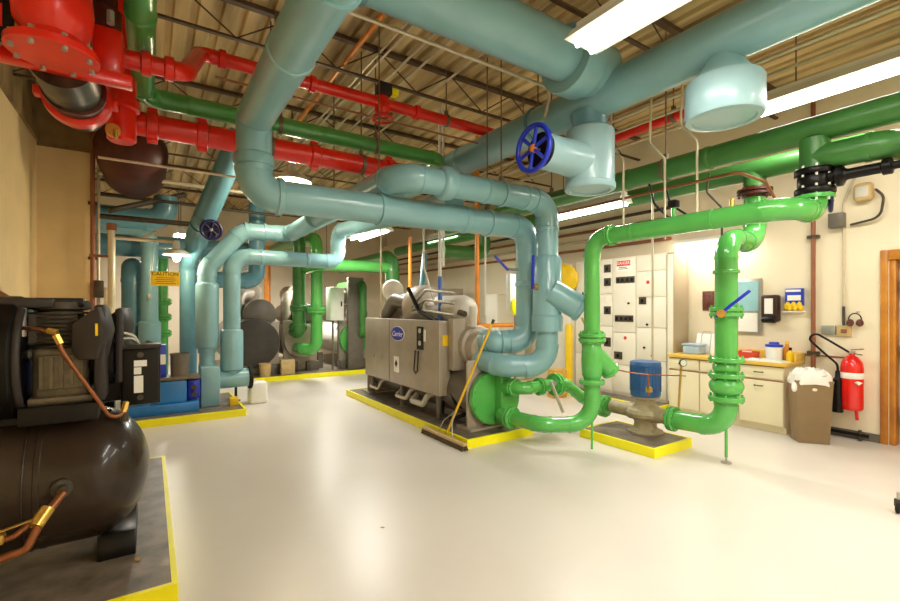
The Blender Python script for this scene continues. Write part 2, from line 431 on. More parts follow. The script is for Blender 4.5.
def dome_lamp(x, y, z, R, label, stem_top, watts, glow='bulb'):
    t = thing('dome_lamp', label, 'lamp', (x, y, z))
    MB().lathe((x, y, z), (0,0,1), [(R, 0), (R*0.98, 0.03), (R*0.75, 0.09), (R*0.35, 0.14), (0.05, 0.17), (0.05, 0.26), (0.035, 0.29)]).build('lamp_shade', 'white', t)
    MB().ell((x, y, z-0.02), (0.06, 0.06, 0.08)).build('bulb', glow, t)
    MB().cyl((x, y, z+0.28), (x, y, stem_top), 0.012, n=10).build('stem', 'rodm', t)
    l = bpy.data.lights.new('lamp_light', 'POINT'); l.energy = watts; l.color = (1, 0.85, 0.6); l.shadow_soft_size = 0.08
    o = bpy.data.objects.new('lamp_light', l); C.objects.link(o); o.location = (0, 0, -0.13); o.parent = t
    return t
dome_lamp(1.79, 7.0, 3.50, 0.28, 'white high-bay dome lamp hanging behind the teal elbow, under the red pipe', CEIL-0.02, 80)

# ================================================================== TEAL PIPES
def teal_run(label, loc, cat='pipe', name='insulated_pipe_run'): return thing(name, label, cat, loc)
# the big line coming overhead, dropping to an elbow and running right to the chiller
t = teal_run('thick teal pipe from top left dropping to an elbow, then running right', (0.76, 4.2, 2.62))
run(t, [(0.76, YF, 3.25), (0.76, 4.24, 3.25), (0.76, 4.24, 2.60), (4.0, 4.24, 2.62), (4.0, 4.24, 1.17), (3.62, 4.42, 1.17), (3.60, 4.62, 1.17)], 0.147, 'teal', R=[0.04, 0.20, 0.24, 0.22, 0.12])
for p, a in (((0.76, 3.0, 3.25), (0,1,0)), ((0.76, 1.4, 3.25), (0,1,0)), ((3.0, 4.24, 2.613), (1,0,0)), ((4.0, 4.24, 1.9), (0,0,1))):
    band(t, p, a, 0.149, 'teal', 0.06)
MB().lathe((0.76, 4.24, 2.83), (0,0,1), [(0.15, 0), (0.168, 0.01), (0.170, 0.09), (0.160, 0.105), (0.148, 0.11)]).build('jacket_sleeve', 'teal', t)
MB().lathe((0.94, 4.24, 2.601), (1,0,0), [(0.15, 0), (0.166, 0.008), (0.166, 0.05), (0.148, 0.06)]).build('jacket_sleeve', 'teal', t)
hanger(t, (1.95, 4.24, 2.607), 0.149, 'teal'); hanger(t, (0.76, 2.2, 3.25), 0.149, 'teal', (0,1,0))
hanger(t, (3.35, 4.24, 2.615), 0.149, 'teal')
# second line: pump riser, back run, diagonal, front run above, drop with strainer
t = teal_run('teal pipe from the blue pump to the front drop with an angled strainer', (0.75, 8.0, 0.62))
run(t, [(0.75, 8.0, 0.9), (0.75, 8.0, 2.22), (1.25, 8.0, 2.85), (2.0, 8.0, 2.87), (2.0, 3.9, 2.88), (4.0, 3.9, 2.88), (4.0, 3.9, 0.9), (3.55, 4.22, 0.9), (3.52, 4.62, 0.94)], 0.132, 'teal', R=[0.26, 0.26, 0.2, 0.24, 0.22, 0.24, 0.2])
MB().lathe((0.75, 8.0, 0.95), (0,0,1), [(0.11, 0), (0.155, 0.03), (0.165, 0.06), (0.165, 1.0), (0.155, 1.03), (0.135, 1.05)]).build('jacket_sleeve', 'teal', t)
MB().lathe((2.45, 3.9, 2.88), (1,0,0), [(0.134, 0), (0.16, 0.02), (0.17, 0.05), (0.17, 0.12), (0.16, 0.15), (0.134, 0.17)]).build('jacket_sleeve', 'teal', t)
for p, a in (((3.05, 3.9, 2.88), (1,0,0)), ((3.62, 3.9, 2.88), (1,0,0)), ((4.0, 3.9, 2.55), (0,0,1)), ((1.3, 8.0, 2.86), (1,0,0)), ((1.6, 8.0, 2.87), (1,0,0)), ((1.95, 6.4, 2.875), (0,1,0))):
    band(t, p, a, 0.135, 'teal', 0.05)
MB().lathe((4.0, 3.9, 1.32), (0,0,1), [(0.14, 0), (0.184, 0.0), (0.187, 0.18), (0.172, 0.19), (0.172, 0.86), (0.15, 0.90), (0.134, 0.90)]).build('jacket_sleeve', 'teal', t)
d = V((0.62, -0.55, -0.50)).normalized()
MB().lathe(V((3.96, 3.80, 1.80)), d, [(0.15, 0), (0.152, 0.1), (0.152, 0.36), (0.162, 0.37), (0.162, 0.41), (0.15, 0.425), (0.10, 0.43)]).build('strainer_barrel', 'teal', t)
MB().cyl(V((3.99, 3.84, 1.79))+d*0.43+V((0,0,-0.08)), V((3.99, 3.84, 1.79))+d*0.48+V((0,0,-0.16)), 0.014, n=8).build('drain_cock', 'brass', t)
v = MB().cyl((3.84, 3.9, 1.85), (3.76, 3.9, 1.85), 0.035).build('valve_hub', 'brass', t)
MB().bar((3.75, 3.89, 1.82), (3.75, 3.88, 2.22), 0.03, 0.03).build('valve_lever', 'cobalt', v, bevel=0.004)
v = MB().cyl((3.88, 4.25, 2.08), (3.71, 4.28, 2.08), 0.018).build('valve_hub', 'steel', t)
MB().bar((3.71, 4.28, 2.07), (3.56, 4.36, 2.25), 0.03, 0.03).build('valve_lever', 'cobalt', v, bevel=0.004)
hanger(t, (3.28, 3.9, 2.88), 0.132, 'teal'); hanger(t, (1.95, 5.6, 2.88), 0.132, 'teal', (0,1,0))
# third line: pump suction riser and lower back run
t = teal_run('shorter teal riser with a black end cap at its foot', (1.10, 8.0, 0.47))
run(t, [(1.10, 8.0, 0.47), (1.10, 8.0, 2.44), (2.86, 8.0, 2.44), (2.86, 8.0, 3.0), (2.86, 4.22, 2.80)], 0.128, 'teal', R=[0.26, 0.2, 0.2])
MB().lathe((1.10, 8.0, 0.6), (0,0,1), [(0.135, 0), (0.17, 0.02), (0.17, 0.62), (0.155, 0.65), (0.13, 0.66)]).build('jacket_sleeve', 'teal', t)
MB().cyl((0.86, 8.0, 0.47), (1.34, 8.0, 0.47), 0.150).build('pipe_tee', 'teal', t)
MB().lathe((1.34, 8.0, 0.47), (1,0,0), [(0.17, 0), (0.19, 0.01), (0.19, 0.05), (0.17, 0.06)]).build('end_cap', 'rubber', t)
for p, a in (((1.55, 8.0, 2.44), (1,0,0)), ((2.3, 8.0, 2.44), (1,0,0))): band(t, p, a, 0.13, 'teal', 0.05)
b = MB().cyl((1.16, 8.0, 0.1), (1.16, 8.0, 0.33), 0.02); b.cyl((1.16, 8.0, 0.1), (1.16, 8.0, 0.112), 0.07)
b.build('support_foot', 'castdk', t)
# sloping line and the dark handwheel at far left
t = teal_run('dark teal pipe sloping down behind the big elbow to a navy handwheel', (0.53, 8.6, 0.0))
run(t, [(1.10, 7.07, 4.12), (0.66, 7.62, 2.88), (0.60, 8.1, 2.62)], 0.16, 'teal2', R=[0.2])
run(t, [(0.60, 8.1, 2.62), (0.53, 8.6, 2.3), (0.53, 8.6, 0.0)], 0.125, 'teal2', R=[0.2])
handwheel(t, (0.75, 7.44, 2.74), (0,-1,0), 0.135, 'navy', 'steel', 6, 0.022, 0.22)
MB().cyl((0.75, 7.47, 2.74), (0.75, 7.50, 2.74), 0.11).build('valve_plate', 'navy', t)
# dark back pipework on the left
t = teal_run('teal riser with a rounded top elbow behind the compressor, left of its lighter neighbour', (-0.25, 9.6, 0))
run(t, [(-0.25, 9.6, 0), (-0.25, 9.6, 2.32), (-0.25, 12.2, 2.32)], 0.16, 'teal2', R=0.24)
MB().lathe((-0.25, 9.6, 0.2), (0,0,1), [(0.17, 0), (0.2, 0.03), (0.2, 1.1), (0.17, 1.13)]).build('jacket_sleeve', 'teal2', t)
t = teal_run('lighter teal riser standing right of the elbow-topped riser at far left', (0.0, 9.3, 0))
run(t, [(0.0, 9.3, 0), (0.0, 9.3, 2.95), (-2.5, 9.3, 2.95)], 0.125, 'teal', R=0.24)
MB().lathe((0.0, 9.3, 0.2), (0,0,1), [(0.13, 0), (0.165, 0.03), (0.165, 1.15), (0.13, 1.18)]).build('jacket_sleeve', 'teal', t)
MB().box((-0.02, 9.10, 1.75), (0.02, 9.18, 1.83)).build('drain_valve', 'steel', t)
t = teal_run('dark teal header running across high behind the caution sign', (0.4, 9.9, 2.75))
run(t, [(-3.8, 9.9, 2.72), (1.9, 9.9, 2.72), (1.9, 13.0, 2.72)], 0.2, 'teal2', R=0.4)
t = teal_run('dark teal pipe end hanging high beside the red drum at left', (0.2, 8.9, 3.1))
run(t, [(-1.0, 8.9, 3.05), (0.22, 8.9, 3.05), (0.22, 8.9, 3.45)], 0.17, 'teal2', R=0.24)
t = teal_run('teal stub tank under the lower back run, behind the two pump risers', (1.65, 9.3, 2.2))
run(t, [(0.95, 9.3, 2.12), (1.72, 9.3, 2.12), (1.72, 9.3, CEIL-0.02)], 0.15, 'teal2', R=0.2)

# main line high at right with its branches
t = teal_run('very large teal ceiling main with a wide branch, blue handwheel valve and capped drop', (3.7, 3.0, 3.68), name='insulated_main_pipe')
run(t, [(3.7, YF, 3.68), (3.7, 8.8, 3.68), (XR, 8.8, 3.68)], 0.19, 'teal', R=0.36)
MB().cyl((0.12, 2.84, 3.89), (3.50, 2.84, 3.89), 0.218, n=36).build('branch_pipe', 'teal', t)
MB().lathe((3.14, 2.84, 3.87), (1,0,0), [(0.226, 0), (0.30, 0.0), (0.305, 0.02), (0.305, 0.22), (0.29, 0.25), (0.25, 0.28), (0.24, 0.5)], 36).build('branch_collar', 'teal', t)
for y in (5.2,): band(t, (3.7, y, 3.68), (0,1,0), 0.191, 'teal', 0.05)
MB().lathe((3.7, 3.02, 3.55), (0,0,-1), [(0.19, 0), (0.17, 0.1), (0.16, 0.17)]).build('drop_neck', 'teal2', t)
MB().lathe((3.7, 3.02, 3.40), (0,0,-1), [(0.10, -0.02), (0.20, 0.0), (0.236, 0.03), (0.24, 0.06), (0.24, 0.55), (0.25, 0.56), (0.25, 0.60), (0.24, 0.615), (0.20, 0.62), (0.19, 0.60)], 36).build('valve_body', 'tealpale', t)
MB().lathe((3.56, 3.02, 3.06), (-1,0,0), [(0.19, 0), (0.175, 0.12), (0.165, 0.3), (0.165, 0.50), (0.15, 0.54), (0.13, 0.55)], 32).build('bonnet', 'tealpale', t)
MB().cyl((3.03, 3.02, 3.06), (3.0, 3.02, 3.06), 0.16, n=32).build('bonnet_plate', 'black', t)
handwheel(t, (2.92, 3.02, 3.06), (-1,0,0), 0.205, 'cobalt', 'orange', 6, 0.024, 0.1)
MB().lathe((3.7, 1.74, 3.62), (0,0,-1), [(0.10, 0), (0.13, 0.12), (0.235, 0.28)], 36).build('drop_cone', 'teal', t)
MB().lathe((3.7, 1.74, 3.35), (0,0,-1), [(0.23, -0.01), (0.262, 0.0), (0.272, 0.02), (0.272, 0.27), (0.262, 0.29), (0.22, 0.295), (0.21, 0.28)], 40).build('drop_cap', 'tealpale', t)
hanger(t, (3.7, 3.75, 3.68), 0.19, 'teal2', (0,1,0)); hanger(t, (1.2, 2.84, 3.89), 0.218, 'teal2')

# ================================================================== RED PIPES
t = thing('fire_pipe', 'thin red pipe high across the ceiling with a red handwheel valve', 'pipe', (2.0, 4.75, 3.95))
run(t, [(-0.3, 3.88, 3.34), (0.22, 3.9, 3.35), (0.39, 4.75, 3.95), (5.35, 4.75, 3.95), (5.35, 2.5, 3.95), (5.35, 2.5, CEIL-0.01)], 0.064, 'red', R=[0.1, 0.12, 0.12, 0.1])
for p, a in (((-0.02, 3.89, 3.345), (1,0,0)), ((0.12, 3.895, 3.35), (1,0,0)), ((0.57, 4.75, 3.95), (1,0,0)), ((1.42, 4.75, 3.95), (1,0,0)), ((2.67, 4.75, 3.95), (1,0,0))):
    MB().lathe(V(p)-V(a)*0.035, a, [(0.065, 0), (0.085, 0.01), (0.085, 0.06), (0.065, 0.07)]).build('coupling', 'red', t)
v = MB().lathe((2.22, 4.75, 3.81), (0,0,1), [(0.06, 0), (0.085, 0.03), (0.09, 0.13), (0.07, 0.22), (0.03, 0.24)]).build('valve_body', 'red', t)
MB().box((2.15, 4.64, 4.02), (2.30, 4.80, 4.15)).build('tamper_switch_box', 'dkbox', v, bevel=0.01)
MB().box((2.30, 4.66, 4.04), (2.39, 4.74, 4.12)).build('tag', 'yellow', v, bevel=0.01)
handwheel(t, (2.22, 4.73, 3.76), (0,0,-1), 0.12, 'red', 'red', 5, 0.014, 0.08)
for x in (1.05, 3.1, 4.4): hanger(t, (x, 4.75, 3.95), 0.064, 'rodm')
hanger(t, (5.35, 3.1, 3.95), 0.064, 'rodm', (0,1,0))

t = thing('fire_main', 'fat red pipe running across below the green one, clamped with red couplings', 'pipe', (1.2, 4.95, 3.265))
run(t, [(-0.3, 4.95, 3.9), (-0.3, 4.95, 3.265), (4.35, 4.95, 3.265)], 0.106, 'red', R=0.16)
for x in (0.02, 0.42, 1.5, 2.4):
    o = MB().lathe((x-0.05, 4.95, 3.265), (1,0,0), [(0.108, 0), (0.128, 0.01), (0.128, 0.09), (0.108, 0.1)]).build('coupling', 'red', t)
    for s in (-1, 1): MB().box((x-0.04, 4.93, 3.265+s*0.13-0.03), (x+0.04, 4.97, 3.265+s*0.13+0.03)).build('coupling_lug', 'red', o, bevel=0.006)
for x in (1.05, 2.05): hanger(t, (x, 4.95, 3.265), 0.106, 'rodm')

t = thing('sprinkler_manifold', 'fat red upright pipe with a bolted flange in the top left corner', 'valve', (-0.43, 3.2, 3.0))
disc(t, (-0.43, 3.2, 2.95), (0,0,1), 0.2, 0.045, 'red', bolts=8, name='flange')
MB().lathe((-0.43, 3.2, 2.99), (0,0,1), [(0.14, 0), (0.13, 0.06), (0.165, 0.12), (0.175, 0.22), (0.165, 0.34), (0.165, 1.0), (0.165, CEIL-3.06)]).build('standpipe', 'red', t)
disc(t, (-0.43, 3.2, 3.42), (0,0,1), 0.21, 0.05, 'red', bolts=8, name='flange')
b = MB().box((XL, 3.42, 2.97), (-0.09, 3.50, 3.04)); b.build('support_channel', 'red', t, bevel=0.006)
MB().box((-0.30, 3.52, 3.06), (-0.14, 3.75, 3.36)).build('valve_block', 'red', t, bevel=0.03)
MB().lathe((-0.24, 3.63, 3.30), (0,0,1), [(0.09, 0), (0.09, 0.2), (0.07, 0.22), (0.07, 0.7)]).build('branch_pipe', 'reddark', t)
MB().cyl((-0.24, 3.6, 3.25), (-0.24, 3.95, 3.34), 0.07).build('link_pipe', 'red', t)
for yy in (3.46, 3.8): MB().cyl((-0.2, yy, 3.34), (-0.2, yy, 3.42), 0.02, n=8).build('bolt', 'steel', t)
t2 = thing('lagged_valve_pipe', 'short dark metal pipe with a red clamp ring at its end', 'pipe', (-0.43, 3.7, 2.93))
MB().cyl((-0.44, 3.5, 3.06), (-0.42, 4.10, 3.06), 0.158, n=32).build('pipe_section', 'darkmetal', t2)
MB().lathe((-0.42, 4.02, 3.06), (0,1,0), [(0.16, 0), (0.195, 0.01), (0.195, 0.09), (0.16, 0.1)]).build('clamp_ring', 'red', t2)
MB().cyl((-0.42, 4.1, 3.06), (-0.42, 4.3, 3.06), 0.15, n=32).build('dark_plug', 'black', t2)
for s in (-1, 1):
    b = MB().box((-0.42+s*0.2-0.03, 4.03, 3.03), (-0.42+s*0.2+0.03, 4.11, 3.09)); b.build('clamp_lug', 'red', t2, bevel=0.008)
hanger(t2, (-0.42, 3.9, 3.06), 0.16, 'reddark', (0,1,0))
t3 = thing('red_riser', 'stout red upright with clamped joints between the grey pipe and the fat red run', 'pipe', (-0.19, 4.5, 2.95))
MB().lathe((-0.19, 4.55, 2.95), (0,0,1), [(0.08, 0), (0.10, 0.02), (0.10, 0.26), (0.125, 0.27), (0.125, 0.34), (0.10, 0.35), (0.10, 0.8), (0.10, CEIL-2.97)]).build('pipe_section', 'red', t3)
MB().cyl((-0.19, 4.55, 3.05), (-0.19, 4.86, 3.2), 0.09).build('elbow', 'red', t3)
MB().cyl((-0.24, 4.42, 3.0), (-0.24, 4.47, 3.0), 0.05).build('trim_valve', 'orange', t3)
MB().cyl((-0.22, 4.40, 2.93), (-0.22, 4.40, 3.0), 0.016, n=10).build('drain_cock', 'brass', t3)
t = thing('sign_plate', 'small black and red instruction plate beside the red flange in the top left corner', 'sign', (-0.66, 3.28, 3.05))
MB().box((-0.74, 3.28, 3.0), (-0.60, 3.29, 3.35)).build('plate', 'black', t)
MB().box((-0.735, 3.275, 3.08), (-0.645, 3.28, 3.2)).build('panel', 'red', t)
tag(MB().lathe((-0.2, 7.2, 3.72), (0,1,0), [(0.0, 0), (0.18, 0.02), (0.34, 0.10), (0.42, 0.24), (0.42, 1.3), (0.3, 1.42), (0, 1.46)], 32).build('expansion_tank', 'reddark'),
    'dark red drum hanging high at left beyond the tan wall', 'tank')

# ================================================================== GREEN HIGH PIPES
t = thing('green_pipe_run', 'green pipe coming overhead at top left and turning right above the fat red pipe', 'pipe', (1.0, 5.0, 3.54))
run(t, [(-0.05, YF, 3.54), (-0.05, 5.0, 3.54), (3.2, 5.0, 3.54), (3.2, 9.4, 3.54)], 0.088, 'greenmid', R=0.16)
for p, a in (((0.32, 5.0, 3.54), (1,0,0)), ((-0.05, 3.6, 3.54), (0,1,0))): band(t, p, a, 0.09, 'greenmid', 0.05)
for x in (1.15, 2.25): hanger(t, (x, 5.0, 3.54), 0.088, 'rodm')
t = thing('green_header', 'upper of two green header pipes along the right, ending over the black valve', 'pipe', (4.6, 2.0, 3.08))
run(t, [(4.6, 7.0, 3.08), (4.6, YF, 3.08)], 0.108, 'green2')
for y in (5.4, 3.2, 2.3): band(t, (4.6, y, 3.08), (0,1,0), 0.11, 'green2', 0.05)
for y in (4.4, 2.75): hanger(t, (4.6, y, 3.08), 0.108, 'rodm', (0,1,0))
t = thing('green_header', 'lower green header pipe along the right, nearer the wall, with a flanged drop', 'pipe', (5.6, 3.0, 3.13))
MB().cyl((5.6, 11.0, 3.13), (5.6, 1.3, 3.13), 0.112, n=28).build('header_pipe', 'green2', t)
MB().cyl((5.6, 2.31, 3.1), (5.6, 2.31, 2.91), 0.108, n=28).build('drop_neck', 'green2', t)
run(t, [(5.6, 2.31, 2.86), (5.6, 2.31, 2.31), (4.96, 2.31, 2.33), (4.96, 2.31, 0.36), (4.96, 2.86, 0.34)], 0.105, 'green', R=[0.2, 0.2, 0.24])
flange(t, (5.6, 2.31, 2.88), (0,0,1), 0.17, 'reddark', 0.03)
disc(t, (4.96, 2.31, 1.955), (0,0,1), 0.125, 0.035, 'green', 'collar')
flange(t, (4.96, 2.31, 1.56), (0,0,1), 0.155, 'green', 0.04)
v = MB().cyl((4.83, 2.29, 1.545), (4.77, 2.27, 1.545), 0.042).build('valve_hub', 'brass', t)
MB().bar((4.775, 2.32, 1.51), (4.85, 2.04, 1.77), 0.03, 0.03).build('valve_lever', 'cobalt', v, bevel=0.005)
disc(t, (4.96, 2.31, 1.045), (0,0,1), 0.165, 0.045, 'green', bolts=8, boltm='green')
MB().lathe((4.96, 2.31, 0.93), (0,0,1), [(0.10, 0), (0.125, 0.03), (0.125, 0.08), (0.10, 0.115)]).build('valve_bellows', 'green', t)
disc(t, (4.96, 2.31, 0.885), (0,0,1), 0.165, 0.045, 'green', bolts=8, boltm='green')
MB().lathe((4.96, 2.31, 0.70), (0,0,1), [(0.10, 0), (0.145, 0.04), (0.16, 0.085), (0.16, 0.11), (0.145, 0.15), (0.10, 0.185)]).build('check_valve_body', 'green', t)
disc(t, (4.96, 2.31, 0.645), (0,0,1), 0.165, 0.05, 'green', bolts=8, boltm='green')
b = MB().cyl((4.96, 2.31, 0.06), (4.96, 2.31, 0.38), 0.015, n=10); b.build('support_rod', 'green', t)
b = MB().cyl((4.96, 2.31, 0), (4.96, 2.31, 0.012), 0.05); b.cyl((4.96, 2.31, 0.012), (4.96, 2.31, 0.07), 0.011, n=8); b.build('support_foot', 'steel', t)
flange(t, (4.96, 2.88, 0.34), (0,1,0), 0.14, 'green', 0.03, gap=0.008)

# front green run: riser from the chiller, along above, to the black valve
t = thing('green_condenser_pipe', 'bright green pipe rising from the chiller and running overhead to the black valve', 'pipe', (4.18, 3.38, 0))
run(t, [(3.62, 4.28, 0.28), (3.68, 3.68, 0.28), (4.18, 3.38, 0.28), (4.18, 3.38, 2.39), (4.18, 1.45, 2.39), (4.6, 1.45, 2.39), (4.6, 1.45, 2.55)], 0.088, 'green', R=[0.2, 0.26, 0.2, 0.2, 0.14])
flange(t, (3.63, 4.13, 0.28), (-0.1,1,0), 0.135, 'green', 0.028)
flange(t, (4.18, 3.38, 1.265), (0,0,1), 0.15, 'green', 0.04)
disc(t, (4.18, 3.38, 0.74), (0,0,1), 0.14, 0.05, 'green', 'collar')
MB().lathe((4.18, 3.38, 0.80), (0,0,1), [(0.09, 0), (0.11, 0.04), (0.118, 0.2), (0.11, 0.34), (0.09, 0.4)]).build('strainer_body', 'green', t)
d = V((0.66, -0.20, -0.70)).normalized(); p0 = V((4.20, 3.37, 1.10))
MB().lathe(p0, d, [(0.09, 0), (0.10, 0.05), (0.10, 0.28), (0.112, 0.285), (0.112, 0.32), (0.09, 0.33)]).build('strainer_barrel', 'green', t)
MB().cyl(p0+d*0.32, p0+d*0.40, 0.012, n=8).build('drain_cock', 'brass', t)
flange(t, (4.18, 3.12, 2.39), (0,1,0), 0.112, 'green', 0.02)
band(t, (4.18, 2.85, 2.39), (0,1,0), 0.089, 'green', 0.04); band(t, (4.18, 2.05, 2.39), (0,1,0), 0.089, 'green', 0.02)
MB().cyl((4.18, 2.42, 2.47), (4.18, 2.42, 2.56), 0.022, n=10).build('vent_nozzle', 'green', t)
MB().box((4.14, 2.38, 2.56), (4.22, 2.46, 2.63)).build('vent_valve', 'black', t, bevel=0.01)
MB().cyl((4.18, 1.9, 2.47), (4.18, 1.9, 2.54), 0.02, n=10).build('vent_nozzle', 'brass', t)
MB().cyl((4.18, 3.38, 0.0), (4.18, 3.38, 0.33), 0.013, n=10).build('support_rod', 'green', t)
# black valve on the header and its extended stem
t = thing('butterfly_valve', 'black bolted valve under the green header with a long horizontal stem', 'valve', (4.6, 1.45, 2.6))
disc(t, (4.6, 1.45, 2.50), (0,0,1), 0.135, 0.035, 'green', 'gasket_flange', 8, 'white')
disc(t, (4.6, 1.45, 2.54), (0,0,1), 0.14, 0.05, 'black', 'flange', 8, 'white')
MB().lathe((4.6, 1.45, 2.59), (0,0,1), [(0.11, 0), (0.12, 0.02), (0.12, 0.09), (0.11, 0.11)]).build('valve_body', 'black', t)
disc(t, (4.6, 1.45, 2.70), (0,0,1), 0.14, 0.05, 'black', 'flange', 8, 'white')
MB().lathe((4.6, 1.40, 2.66), (0,-1,0), [(0.06, 0), (0.06, 0.09), (0.085, 0.10), (0.085, 0.13), (0.05, 0.15), (0.042, 0.17), (0.042, 0.36), (0.06, 0.37), (0.06, 0.42), (0.03, 0.43), (0.03, 0.52)]).build('stem_housing', 'black', t)
handwheel(t, (4.6, 0.88, 2.66), (0,-1,0), 0.13, 'navy', 'navy', 5, 0.016, 0.05)
handwheel(t, (4.72, 1.38, 2.50), (0.35,-1,0), 0.09, 'navy', 'black', 5, 0.016, 0.1)
t = thing('green_header', 'green pipe above the black valve bending away at the right edge', 'pipe', (4.6, 1.2, 2.85))
run(t, [(4.6, 1.45, 2.75), (4.6, 1.45, 3.0)], 0.105, 'green2')
run(t, [(4.6, 1.45, 2.84), (4.6, 1.0, 2.83), (4.95, 0.85, 2.83), (6.8, 0.85, 2.83)], 0.105, 'green2', R=0.16)
# chiller return with the valve, dipping to the inline pump
t = thing('green_return_pipe', 'green pipe from the green end cover dipping to the blue-motor pump', 'pipe', (4.4, 4.1, 0.62))
run(t, [(3.74, 4.28, 0.62), (3.76, 4.08, 0.62), (4.5, 4.08, 0.62), (4.94, 4.05, 0.32), (4.94, 3.82, 0.32)], 0.075, 'green', R=[0.13, 0.2, 0.16])
flange(t, (3.745, 4.2, 0.62), (0,1,0), 0.11, 'green', 0.022); flange(t, (4.05, 4.08, 0.62), (1,0,0), 0.11, 'green', 0.022)
flange(t, (4.34, 4.08, 0.62), (1,0,0), 0.145, 'green', 0.035)
v = MB().cyl((4.2, 3.96, 0.66), (4.2, 4.02, 0.66), 0.03).build('valve_hub', 'steel', t)
MB().bar((4.12, 3.96, 0.70), (4.28, 3.9, 0.30), 0.045, 0.02).build('valve_lever', 'lgrey', v, bevel=0.005)
flange(t, (4.94, 3.80, 0.32), (0,1,0), 0.14, 'green', 0.03, gap=0.008)
# ================================================================== PADS
def pad(x0, y0, x1, y1, label, edges='fblr', h=0.1):
    t = thing('equipment_pad', label, 'floor pad', ((x0+x1)/2, (y0+y1)/2, 0))
    MB().box((x0+0.012, y0+0.012, 0), (x1-0.012, y1-0.012, h)).build('slab', 'pad', t)
    e = dict(f=((x0, y0, 0), (x1, y0+0.03, h+0.002)), b=((x0, y1-0.03, 0), (x1, y1, h+0.002)), l=((x0, y0+0.03, 0), (x0+0.03, y1-0.03, h+0.002)), r=((x1-0.03, y0+0.03, 0), (x1, y1-0.03, h+0.002)))
    for k in edges: MB().box(*e[k]).build('edge_strip', 'yellow', t)
    return t
pad(XL, 2.87, 0.13, 5.42, 'grey pad edged in yellow under the black air compressor')
pad(-0.35, 7.27, 1.20, 8.9, 'grey pad edged in yellow under the blue pump and teal risers')
pad(3.0, 4.16, 4.02, 7.95, 'long grey pad edged in yellow under the chiller with the oval badge')
pad(4.46, 2.79, 5.2, 3.80, 'small square grey pad edged in yellow under the blue-motor pump')
pad(1.45, 10.35, 6.0, 14.6, 'wide back pad with a yellow front edge under the far chillers')
pad(6.38, 3.95, 7.2, 6.9, 'low pad with a yellow edge under the white switchgear')

# ================================================================== INLINE PUMP (blue motor)
px, py = 5.00, 3.25
t = thing('inline_pump', 'upright pump with a blue motor on the small yellow-edged pad', 'pump', (px, py, 0.1))
MB().lathe((px, py, 0.1), (0,0,1), [(0.20, 0), (0.205, 0.02), (0.19, 0.035), (0.135, 0.06), (0.125, 0.12), (0.15, 0.17), (0.2, 0.2), (0.215, 0.24), (0.2, 0.28), (0.15, 0.31), (0.12, 0.34), (0.115, 0.40)]).build('pump_casing', 'pumpc', t)
for i in range(6):
    a = 2*PI*i/6; MB().cyl((px+0.175*math.cos(a), py+0.175*math.sin(a), 0.12), (px+0.175*math.cos(a), py+0.175*math.sin(a), 0.15), 0.016, n=6).build('bolt', 'steel', t)
MB().tube(smooth_path([(px, 3.72, 0.33), (px, 3.45, 0.33), (px+0.02, 3.2, 0.31)], 0.15), [0.085]*2 + [0.1]*(len(smooth_path([(px, 3.72, 0.33), (px, 3.45, 0.33), (px+0.02, 3.2, 0.31)], 0.15))-2), 20).build('suction_nozzle', 'pumpc', t)
MB().lathe((4.97, 2.92, 0.34), (0.08,1,0), [(0.08, 0), (0.085, 0.1), (0.13, 0.28)]).build('discharge_nozzle', 'pumpc', t)
MB().lathe((px, py, 0.49), (0,0,1), [(0.11, 0), (0.12, 0.02), (0.16, 0.03), (0.165, 0.06)]).build('motor_adapter', 'pumpc', t)
m_ = MB().lathe((px, py, 0.53), (0,0,1), [(0.155, 0), (0.168, 0.015), (0.172, 0.03), (0.172, 0.37), (0.176, 0.375), (0.176, 0.41), (0.165, 0.425), (0.12, 0.43)], 32).build('motor', 'blue2', t)
b = MB()
for i in range(24):
    a = 2*PI*i/24; b.bar((px+0.172*math.cos(a), py+0.172*math.sin(a), 0.60), (px+0.172*math.cos(a), py+0.172*math.sin(a), 0.90), 0.008, 0.008)
b.build('cooling_fins', 'blue2', m_)
MB().tube([(px+0.07, py-0.05, 0.92), (px+0.07, py-0.05, 3.0)], 0.013, 10).build('conduit', 'condt', t)
t = thing('pressure_gauge', 'small round gauge on a thin copper line beside the blue motor', 'gauge', (5.02, 2.9, 0.95))
MB().lathe((5.04, 2.82, 0.98), (-0.55,-0.83,0), [(0.035, 0), (0.042, 0.01), (0.042, 0.03), (0.038, 0.034)]).build('dial', 'castdk', t)
MB().lathe((5.04-0.019, 2.82-0.0285, 0.98), (-0.55,-0.83,0), [(0.035, 0), (0.034, 0.003)]).build('face', 'paper', t)
MB().cyl((5.04, 2.83, 0.95), (5.04, 2.86, 0.45), 0.012, n=10).build('stem', 'brass', t)
MB().tube([(5.04, 2.84, 0.83), (4.60, 2.95, 0.86), (4.52, 3.1, 0.87), (4.40, 3.2, 0.90)], 0.008, 8).build('copper_line', 'copper', t)
MB().tube([(4.60, 2.96, 0.86), (4.62, 2.97, 0.74), (4.64, 2.98, 0.62)], 0.012, 8).build('copper_branch', 'copper', t)
MB().box((4.615, 2.94, 0.66), (4.665, 3.0, 0.72)).build('needle_valve', 'brass', t, bevel=0.01)

